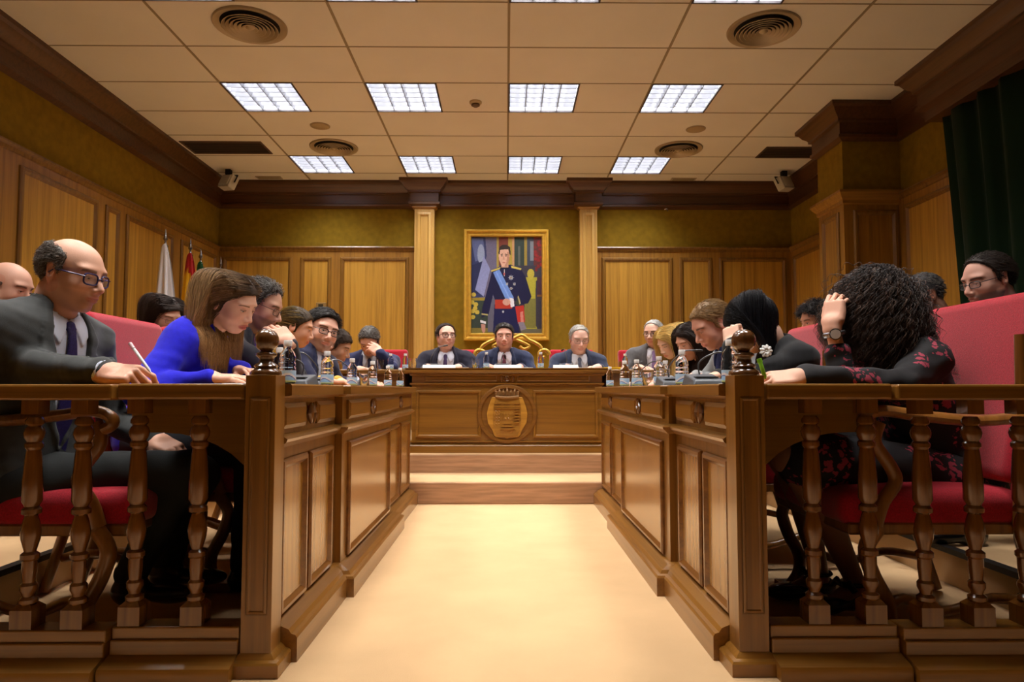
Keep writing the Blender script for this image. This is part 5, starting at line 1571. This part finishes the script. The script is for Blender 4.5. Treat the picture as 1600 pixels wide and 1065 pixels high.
def sheet(x, y, z, w, l, rz, m, lab, name='paper_stack', t=.006, cat='papers', n=4):
    r = MB()
    rs = random.Random(int(abs(x * 1000)))
    for k in range(n):
        a = rz + rs.uniform(-.06, .06); M = Matrix.Rotation(a, 3, 'Z')
        r.obox((rs.uniform(-.006, .006), rs.uniform(-.006, .006), t * (k + .5) / n), (w, l, t / n), M)
    o = r.build(name, m, loc=(x, y, z)); return tag(o, lab, cat)
YEL = mat('yellow_paper', lin(240, 206, 60), .7)
pp_ = at(960, 575, 5.68)
sheet(pp_.x, 5.68, .941, .16, .12, .3, YEL, 'small pile of yellow papers on the right wing table', t=.02)
sheet(-.93, 2.62, TZ, .21, .297, .2, PAPER, 'white papers under the hands of the woman in blue')
sheet(-.97, 3.42, TZ, .21, .297, -.1, PAPER, 'white papers before the man hiding his mouth')
sheet(.93, 2.62, TZ, .21, .297, -.2, PAPER, 'white papers on the right desk behind the newel post')
sheet(.98, 3.9, TZ, .21, .297, .1, PAPER, 'white papers before the man with lanyard')
sheet(-1.0, 4.35, TZ, .21, .297, .1, PAPER, 'white papers before the navy suited man looking at the camera')
pq = at(432, 552, 3.2)
yn = MB().obox((0, 0, 0), (.045, .002, .06), Euler((.3, .3, .2)).to_matrix()).build('yellow_note', YEL, loc=tuple(pq)); tag(yn, 'folded yellow note held up beside the left newel ball', 'note')
for (px, w, lab) in ((686, .26, 'white folded name card before the smiling man in glasses'), (793, .22, 'white folded name card before the man in the middle'), (884, .20, 'white folded name card before the grey-haired reader')):
    p = at(px, 600, 5.5)
    o = MB().prism([(-w / 2, -.02, 0), (-w / 2, 0, .028), (-w / 2, .02, 0)], (0, 0, 0), (w, 0, 0)).build('name_card', PAPER, loc=(p.x, 5.5, .947)); tag(o, lab, 'name card', 'name cards on the dais desk')
for (px, lab, w) in ((712, 'open papers right of the smiling man name card', .2), (820, 'open papers right of the middle name card', .12), (912, 'open papers under the hands of the grey-haired reader', .28)):
    p = at(px, 600, 5.72); sheet(p.x, 5.72, .947, w, .2, .1, PAPER, lab, t=.012)

# ================================================================== flags
def flag(px, py, d, cols, lab, w=.20, seed=0, h=1.7):
    top = at(px, py, d)
    r = empty('flag', (top.x, d, 0), 0, lab, 'flag', 'flags on poles in the left corner')
    H = top.z
    MB().lathe([(.001, 0), (.15, 0), (.15, .02), (.05, .05), (.02, .09), (.016, .12)], n=24, cap=False).build('base', BLACK, r, smooth=True, angle=40)
    MB().tube([(0, 0, .1), (0, 0, H - .18)], .014, 10).build('pole', mat('flag_pole_wood', lin(70, 44, 26), .3), r, smooth=True)
    MB().lathe([(.014, H - .19), (.026, H - .18), (.026, H - .165), (.012, H - .15), (.010, H - .12), (.022, H - .10), (.012, H - .07), (.001, H)], n=14, cap=False).build('spear_tip', STEEL, r, smooth=True, angle=60)
    n, m = 90, 26; V = []; C = []; rs = random.Random(seed); ph = rs.random() * 6
    for j in range(m):
        t = j / (m - 1); z = H - .17 - t * h
        ww = .01 + w * (t ** .6) * (1 - .1 * t)
        for i in range(n):
            u = i / (n - 1)
            a = u * PI * 1.75 + .4
            rad = (.024 + ww * .40) * (1 + .34 * math.sin(u * 38 + ph + t * 1.8) * min(1, t * 4))
            V.append((ww * .18 + rad * math.cos(a) * .95, -.02 + rad * math.sin(a) * .6, z + .02 * math.sin(u * 9) * (1 - t)))
            xr = .5 + .5 * math.cos(a)
            C.append(lin(*cols(t, xr)))
    F = [(j * n + i, j * n + i + 1, (j + 1) * n + i + 1, (j + 1) * n + i) for j in range(m - 1) for i in range(n - 1)]
    o = mesh_obj('flag_cloth', V, F, mat('flag_cloth', vcol=True, rough=.7, sheen=.1), r, smooth=True); vcolor(o.data, C)
    MB().tube([(.01, -.03, H - .19), (.04, -.035, H - .24), (.02, -.04, H - .30)], .007, 6).tube([(.02, -.04, H - .30), (.02, -.04, H - .36)], [.012, .016], 8).build('tassel', mat('tassel_%d_%d' % cols(0, 0)[:2], lin(*cols(0, 0)), .8), o)
flag(259, 357, 6.5, lambda t, x: (238, 238, 246), 'white flag hanging from its pole, leftmost of the four flags', .24, 1)
flag(298, 373, 7.0, lambda t, x: (186, 22, 26) if (t < .10 + .8 * max(0, x - .62) or t > .85) else (250, 192, 20), 'red and yellow striped flag on its pole', .24, 2)
flag(314, 387, 7.3, lambda t, x: (10, 92, 50) if (t < .12 + .9 * max(0, x - .5) or t > .7) else (230, 232, 230), 'green and white striped flag on its pole', .22, 3)
flag(345, 400, 7.9, lambda t, x: (26, 38, 150), 'blue flag on its pole in the corner behind the woman in blue', .20, 4)

# ================================================================== the people
FLORAL = bpy.data.materials.new('black_floral_fabric'); MATS['black_floral_fabric'] = FLORAL
FLORAL.use_nodes = True
def floral():
    nt = FLORAL.node_tree; b = nt.nodes['Principled BSDF']; b.inputs['Roughness'].default_value = .85
    tc = nt.nodes.new('ShaderNodeTexCoord')
    def v(s, dist):
        n = nt.nodes.new('ShaderNodeTexNoise'); n.inputs['Scale'].default_value = 30; n.inputs['Detail'].default_value = 3
        nt.links.new(tc.outputs['Object'], n.inputs['Vector'])
        ad = nt.nodes.new('ShaderNodeVectorMath'); ad.operation = 'MULTIPLY_ADD'; ad.inputs[1].default_value = (dist,) * 3
        nt.links.new(n.outputs['Color'], ad.inputs[0]); nt.links.new(tc.outputs['Object'], ad.inputs[2])
        w = nt.nodes.new('ShaderNodeTexVoronoi'); w.inputs['Scale'].default_value = s
        nt.links.new(ad.outputs[0], w.inputs['Vector']); return w
    a = v(7.5, .06); c = v(46, .05)
    m1 = nt.nodes.new('ShaderNodeMath'); m1.operation = 'LESS_THAN'; m1.inputs[1].default_value = .42; nt.links.new(a.outputs['Distance'], m1.inputs[0])
    m2 = nt.nodes.new('ShaderNodeMath'); m2.operation = 'LESS_THAN'; m2.inputs[1].default_value = .44; nt.links.new(c.outputs['Distance'], m2.inputs[0])
    mm = nt.nodes.new('ShaderNodeMath'); mm.operation = 'MULTIPLY'; nt.links.new(m1.outputs[0], mm.inputs[0]); nt.links.new(m2.outputs[0], mm.inputs[1])
    r = nt.nodes.new('ShaderNodeMixRGB'); r.inputs[1].default_value = (*lin(22, 20, 24), 1); r.inputs[2].default_value = (*lin(158, 54, 74), 1)
    nt.links.new(mm.outputs[0], r.inputs[0]); nt.links.new(r.outputs[0], b.inputs['Base Color'])
floral()
import os
ONLY = os.environ.get('ONLY_PEOPLE')
NOPE = os.environ.get('NO_PEOPLE')
INFO = {}
def add(key, label, o):
    if NOPE or (ONLY and key not in ONLY.split(',')): return
    INFO[key] = person(label, o)

add('L1', 'balding man in charcoal suit and glasses writing, seated behind the left balustrade', dict(
    head=(113, 430, 2.27), rz=0, lean=12, s=1.02, hs=.97, hpitch=12, hyaw=-6, neck=6, hh=.0024, q=.85, bulk=1.12, fat=.004, eye=.45, stubble=.12,
    skin=(230, 178, 152), jacket=(64, 66, 66), shirt=(226, 234, 255), tie=(44, 34, 92), tiedots=1, tielen=.50, vw=.070, vl=.40, gaze=(0, 25),
    twist=-14, brow=(120, 96, 76), mouth=0,
    hair=dict(style='short', line='high', vol=.007, bald=(.090, .100, .078, .034), c0=(92, 82, 74), c1=(120, 108, 98), grey=.4, n=3400, len=.016, curl=.003, h=.003, r=.0009, lift=.005, jit=.6),
    glasses=dict(col=(52, 44, 92), r=.0027, hgt=.018),
    R=dict(w=at(163, 582, 2.04), e=at(18, 572, 2.14), f=(1, -.16, -.06), d=(-.1, -.55, .8), pose='write'),
    L=dict(w=at(243, 688, 2.40), f=(.85, -.35, -.30), d=(.1, -.35, .9), pose='rest', pole=(-.6, .5, -.4)),
    trousers=(46, 48, 48), kneeR=at(292, 735, 2.32), kneeL=at(312, 742, 2.52), ankleR=at(205, 895, 2.35), ankleL=at(262, 872, 2.60)))
add('L2', 'woman with long ombre hair in a royal blue blazer, reading at the left desk', dict(
    head=(362, 474, 2.85), rz=0, fem=1, lean=24, hpitch=26, hyaw=-12, hroll=5, neck=10, hh=.0028, eye=.35, gaze=(0, 30), mouth=.8, hs=1.04,
    skin=(240, 192, 168), lips=(196, 92, 92), kind='blazer', jacket=(28, 24, 200), shirt=(24, 20, 60), vw=.045, vl=.34, brow=(70, 50, 40), wr=1.6,
    hair=dict(style='long', line='fem', vol=.009, c0=(62, 46, 35), c1=(206, 160, 104), len=.38, n=8500, part=.02, r=.0008, lift=.009, back=1.5),
    R=dict(w=at(330, 589, 2.62), f=(1, .15, -.02), d=(0, -.15, 1), pose='flat', pole=(-.6, -.6, -.5)),
    L=dict(w=at(375, 578, 2.92), f=(.75, -.65, -.05), d=(.1, 0, 1), pose='rest', pole=(-.5, .8, -.4))))
add('L3', 'man with grey curly hair covering his mouth with his hand', dict(
    head=(408, 478, 3.45), rz=0, lean=22, hpitch=22, neck=6, q=1.2, hh=.0036, eye=.5, gaze=(0, 15), skin=(218, 170, 146), jacket=(38, 36, 44), shirt=(60, 60, 76), stubble=.5,
    hair=dict(style='short', line='high', vol=.016, c0=(58, 50, 44), grey=.45, len=.04, curl=.006, n=2200, lift=.012, jit=.8), glasses=dict(col=(24, 22, 26), r=.0014), legs=False,
    R=dict(w=at(450, 534, 3.24), e=at(462, 602, 3.36), aim=(418, 492, 3.32), d=(.50, -.80, .30), pose='rest'), L=dict(w=at(440, 590, 3.7), pole=(-.4, .8, -.5))))
add('L4', 'woman with streaked blonde hair tied back, in profile at the left desk', dict(
    head=(462, 512, 3.98), rz=0, fem=1, lean=24, hpitch=16, hyaw=14, neck=6, q=1.3, hh=.0040, eye=.6, skin=(234, 178, 148), kind='top', top=(196, 156, 60), legs=False,
    hair=dict(style='tied', line='fem', vol=.010, c0=(70, 54, 34), c1=(196, 164, 92), n=2000)))
add('L5', 'man with dark hair and glasses in navy suit looking towards the camera', dict(
    head=(503, 517, 4.45), rz=0, lean=16, hpitch=8, hyaw=-50, hroll=-12, neck=0, q=1.15, hh=.0032, eye=.8, twist=-22, hs=1.15, fat=.006, skin=(230, 178, 156), jacket=(26, 30, 62), shirt=(200, 204, 220), tie=(80, 74, 100), stubble=.45, legs=False,
    hair=dict(style='side', line='short', vol=.013, top=.006, c0=(34, 28, 26), len=.022, n=2200, jit=.12, lift=.003), glasses=dict(col=(16, 14, 16), r=.0026, hgt=.015)))
add('L6', 'brown-haired man almost hidden behind the navy suited man', dict(
    head=(526, 541, 5.05), rz=0, lean=26, hpitch=26, q=1.5, hh=.0045, skin=(218, 168, 138), jacket=(40, 36, 40), legs=False,
    hair=dict(style='short', line='low', vol=.014, c0=(66, 50, 38), len=.035, n=1200)))
add('L7', 'man in navy suit covering his face with his hand at the left wing table', dict(
    head=(577, 533, 6.02), rz=-90, lean=18, hpitch=38, neck=6, floor=.29, q=1.4, hh=.0045, skin=(226, 176, 154), jacket=(34, 38, 76), shirt=(196, 200, 214), tie=(50, 54, 84), bulk=1.05, legs=False,
    hair=dict(style='short', line='short', vol=.012, c0=(84, 78, 74), grey=.5, len=.03, n=1200), handscale=1.05,
    L=dict(w=at(593, 551, 5.80), e=at(612, 574, 5.85), aim=(573, 536, 5.84), d=(.25, -.9, .3), pose='brow'), R=dict(w=at(563, 577, 5.75), f=(.8, -.4, 0), d=(0, 0, 1))))
add('C1', 'smiling man with glasses and dark suit at the left of the dais desk', dict(
    head=(697, 526, 6.02), rz=-90, lean=8, hpitch=-4, hyaw=22, floor=.29, q=1.2, hh=.0036, hs=.95, mouth=.5, fat=.005, skin=(238, 186, 166), jacket=(30, 28, 46), shirt=(214, 216, 232), tie=(66, 46, 92), vw=.072, legs=False, tw=.965, reach=.30, bulk=1.0,
    hair=dict(style='side', line='high', vol=.010, c0=(52, 34, 26), len=.018, n=1400, jit=.1, lift=.002), glasses=dict(col=(50, 30, 24), r=.0022)))
add('C2', 'dark-haired man in navy suit and dark red tie, middle of the dais desk', dict(
    head=(788, 526, 6.00), rz=-90, lean=10, hpitch=3, floor=.29, q=1.2, hh=.0036, hs=.95, eye=.7, skin=(230, 174, 154), jacket=(34, 42, 72), shirt=(228, 222, 234), tie=(104, 44, 64), vw=.062, legs=False, tw=.965, reach=.30, bulk=1.0,
    hair=dict(style='side', line='short', vol=.009, top=.004, c0=(46, 38, 34), len=.018, n=1400, jit=.1, lift=.002)))
add('C3', 'grey-haired man with glasses reading at the right of the dais desk', dict(
    head=(905, 530, 5.98), rz=-90, lean=14, hpitch=16, hyaw=6, floor=.29, q=1.2, hh=.0036, hs=1.0, eye=.4, mouth=.6, skin=(236, 188, 170), jacket=(46, 54, 78), shirt=(220, 224, 236), tie=(92, 98, 120), vw=.070, legs=False, tw=.965, reach=.30, bulk=1.0,
    brow=(170, 160, 150), hair=dict(style='short', line='high', vol=.006, c0=(188, 184, 176), grey=.3, len=.02, n=1400), glasses=dict(col=(110, 90, 90), r=.0013)))
add('R7', 'white-haired man in grey suit and purple tie at the right wing table', dict(
    head=(1021, 521, 6.10), rz=-100, lean=8, hpitch=8, hyaw=-24, floor=.29, q=1.3, hh=.0040, hs=.97, skin=(230, 182, 160), jacket=(86, 84, 86), shirt=(226, 226, 238), tie=(140, 112, 160), vw=.066, legs=False, tw=.965, reach=.30,
    hair=dict(style='short', line='high', vol=.008, c0=(196, 194, 190), len=.02, n=1200), glasses=dict(col=(60, 50, 50), r=.0014)))
add('R6', 'blonde woman looking down at the right desk', dict(
    head=(1048, 535, 4.98), rz=180, fem=1, lean=22, hpitch=30, hyaw=22, neck=6, q=1.3, hh=.0042, eye=.3, skin=(242, 200, 174), kind='top', top=(196, 190, 180), legs=False,
    hair=dict(style='long', line='fem', vol=.014, c0=(226, 190, 110), c1=(240, 210, 136), len=.36, n=3600, r=.0012, part=-.02, back=.35)))
add('R5', 'dark-haired woman with long hair looking down, beside the blonde woman', dict(
    head=(1080, 534, 4.38), rz=180, fem=1, lean=22, hpitch=24, hyaw=18, neck=6, q=1.3, hh=.0040, eye=.35, skin=(238, 188, 164), kind='top', top=(150, 150, 150), legs=False,
    hair=dict(style='long', line='fem', vol=.016, c0=(38, 26, 22), c1=(52, 36, 30), len=.46, n=4200, r=.0011, part=-.01, back=.35),
    L=dict(w=at(1085, 588, 4.0), pole=(.4, -.8, -.5))))
add('R4', 'fair-haired man in grey jumper with blue lanyard, looking down', dict(
    head=(1112, 508, 3.75), rz=180, lean=22, hpitch=32, hyaw=10, neck=6, q=1.1, hh=.0034, eye=.3, skin=(226, 172, 150), kind='openshirt', jacket=(128, 130, 132), shirt=(36, 48, 90), vw=.055, vl=.2, legs=False, hs=1.05,
    hair=dict(style='short', line='short', vol=.010, c0=(140, 108, 68), c1=(186, 156, 110), len=.026, n=2200),
    L=dict(w=at(1100, 592, 3.45), f=(-.9, -.2, 0), d=(0, -.3, 1))))
add('R3', 'black-haired woman in black jacket resting her head on her hand', dict(
    head=(1176, 508, 3.12), rz=180, fem=1, lean=26, hpitch=40, hyaw=-22, neck=8, q=1.0, hh=.0034, skin=(242, 202, 178), kind='blazer', jacket=(18, 18, 22), shirt=(18, 18, 20), legs=False, hs=1.05,
    hair=dict(style='long', line='fem', vol=.022, c0=(16, 15, 20), c1=(20, 18, 24), len=.30, n=7000, part=.0, front=.3, r=.0009),
    L=dict(w=at(1145, 538, 2.88), e=at(1165, 596, 2.88), aim=(1137, 480, 2.96), d=(-.62, -.74, .1), pose='fist'), R=dict(w=at(1120, 588, 3.3), f=(-.9, -.3, 0), d=(0, 0, 1))))
add('R1', 'woman with big dark curly hair in black floral dress behind the right balustrade', dict(
    head=(1366, 478, 2.46), rz=180, fem=1, lean=24, hpitch=22, hyaw=-26, neck=-10, q=.85, hh=.0028, s=1.04, skin=(236, 186, 162), kind='top', topname='dress', topmat=FLORAL, eye=.3, wr=1.3,
    hair=dict(style='curly', line='fem', vol=.026, c0=(36, 29, 27), c1=(66, 50, 42), len=.27, n=6500, steps=34, curl=.008, cfreq=125, out=.58, rmax=.162, gl=.85, fwd=.02, r=.0013, grey=.18, greycol=(98, 74, 60)),
    R=dict(w=at(1300, 506, 2.36), e=at(1320, 606, 2.36), end=.52, aim=(1308, 440, 2.40), d=(-.75, -.60, .1), pose='brow'),
    L=dict(w=at(1250, 589, 2.06), e=at(1405, 606, 2.17), f=(-1, .05, -.08), d=(0, -.5, .8), pose='rest'),
    skirt=1, tights=(150, 104, 80), kneeL=at(1232, 712, 2.30), kneeR=at(1225, 715, 2.54), ankleL=at(1335, 905, 2.37), ankleR=at(1280, 890, 2.62), pump=1, bow=1, toeL=(-.85, -.35, 0), toeR=(-.9, -.2, 0)))
add('B1', 'bald man at the left edge of the picture, back row', dict(
    head=(14, 449, 3.35), rz=0, lean=22, hpitch=18, neck=4, floor=.14, q=1.4, hh=.0038, skin=(224, 172, 148), jacket=(40, 40, 44), eye=.5,
    hair=dict(style='short', line='high', vol=.003, bald=(.02, .05, .03, .01), c0=(110, 92, 80), len=.006, n=900, r=.0007, lift=.002)))
add('B2', 'dark-haired woman with glasses looking down in the back row, left', dict(
    head=(258, 494, 4.35), rz=0, fem=1, lean=24, hpitch=24, hyaw=-26, neck=8, floor=.14, q=1.4, hh=.0038, eye=.3, skin=(234, 184, 160), kind='top', top=(60, 50, 66), glasses=dict(col=(120, 60, 50), r=.0012),
    hair=dict(style='long', line='fem', vol=.014, c0=(46, 34, 28), c1=(70, 50, 38), len=.28, n=2400)))
add('B4', 'man with receding dark hair, glasses and grey goatee in blue suit, back row right', dict(
    head=(1543, 439, 2.98), rz=180, lean=18, hpitch=14, hyaw=6, neck=4, floor=.14, q=1.2, hh=.0030, hs=.98, eye=.35, skin=(226, 174, 154), jacket=(34, 42, 92), shirt=(180, 176, 190), fat=.004, stubble=.75, stubcol=(150, 140, 134),
    hair=dict(style='short', line='high', vol=.010, c0=(52, 40, 34), len=.024, n=2400), glasses=dict(col=(30, 26, 34), r=.0018, hgt=.014)))
add('B5', 'grey-haired man with glasses in navy jacket behind the curly-haired woman', dict(
    head=(1442, 464, 3.70), rz=180, lean=24, hpitch=20, hyaw=-6, neck=8, floor=.14, q=1.4, hh=.0038, eye=.4, skin=(196, 142, 118), jacket=(24, 26, 46), shirt=(24, 26, 46), stubble=.6,
    hair=dict(style='short', line='short', vol=.008, c0=(84, 82, 84), grey=.5, len=.02, n=1600), glasses=dict(col=(24, 24, 30), r=.0014)))
add('B6', 'dark-haired person holding a hand to the chin, back row beyond the red chair', dict(
    head=(1276, 502, 4.60), rz=180, lean=22, hpitch=14, hyaw=4, floor=.14, q=1.4, hh=.0042, skin=(226, 166, 138), kind='top', top=(120, 90, 70),
    hair=dict(style='curly', line='short', vol=.018, c0=(30, 24, 24), len=.06, n=1600, steps=12, curl=.006),
    R=dict(w=at(1249, 531, 4.50), e=at(1234, 575, 4.5), aim=(1272, 506, 4.55), d=(-.6, -.4, .5), pose='fist')))

# things held or worn
def pen(a, b, lab, cols, r=.0042):
    a, b = Vector(a), Vector(b); d = b - a
    root = empty('pen', tuple(a), 0, lab, 'pen')
    MB().tube([(0, 0, 0), d * .08, d * .10, d * .97, d], [.001, r * .8, r, r, r * .7], 10).build('barrel', cols[0], root, smooth=True, angle=50)
    MB().tube([d * .80, d * .99, d * 1.0], [r * 1.25, r * 1.25, r * .8], 10).build('pen_cap', cols[1], root, smooth=True, angle=50)
pen(at(236, 582, 2.00), at(203, 536, 2.06), 'white ballpoint pen in the hand of the man in grey suit', (mat('pen_white', lin(226, 222, 226), .3), mat('pen_pink', lin(206, 170, 176), .3)), .0045)
pen(at(1196, 592, 2.04), at(1186, 560, 2.05), 'bright green and yellow highlighter held behind the right newel post', (mat('pen_green', lin(150, 226, 60), .4), mat('pen_green'),), .006)
if 'R1' in INFO:
    root, q = INFO['R1']; S, E, W = q['arms']['R'][:3]; e = nrm(W - E); c = W - e * .035
    u = nrm(np.cross(e, [0, 0.2, 1])); v = np.cross(e, u)
    wr_ = empty('wrist_watch', tuple(root.location), root.rotation_euler.z, 'steel wrist watch with pale dial on the raised wrist of the curly-haired woman', 'watch'); wr_.scale = root.scale
    MB().tube([c + (u * math.cos(t) * .031 + v * math.sin(t) * .031) for t in np.linspace(0, 2 * PI, 25)], .006, 8, flat=1.6).build('strap', STEEL, wr_, smooth=True)
    Ri = q['Rz'].T; dr = nrm(Ri @ np.array([-.35, -.93, .1])); dr = nrm(dr - e * (dr @ e))
    cc = c + dr * .034
    MB().tube([cc - dr * .004, cc + dr * .006], .019, 20).build('case', STEEL, wr_); MB().tube([cc + dr * .0055, cc + dr * .0075], .0155, 20).build('dial', WHITE, wr_)
if 'R3' in INFO:
    root, q = INFO['R3']
    p = at(1197, 548, 2.86)
    mb = MB()
    for k in range(9):
        a = 2 * PI * k / 9; mb.tube([(0, 0, 0), (.012 * math.cos(a), -.004, .012 * math.sin(a)), (.022 * math.cos(a), 0, .022 * math.sin(a)), (.027 * math.cos(a), .003, .027 * math.sin(a))], [.002, .006, .007, .002], 8)
    mb.lathe([(.001, -.004), (.008, 0), (.001, .006)], n=10, cap=False)
    o = mb.build('flower_brooch', WHITE, smooth=True, loc=tuple(p)); tag(o, 'white flower brooch on the black jacket of the black-haired woman', 'brooch')
bpy.context.view_layer.update()
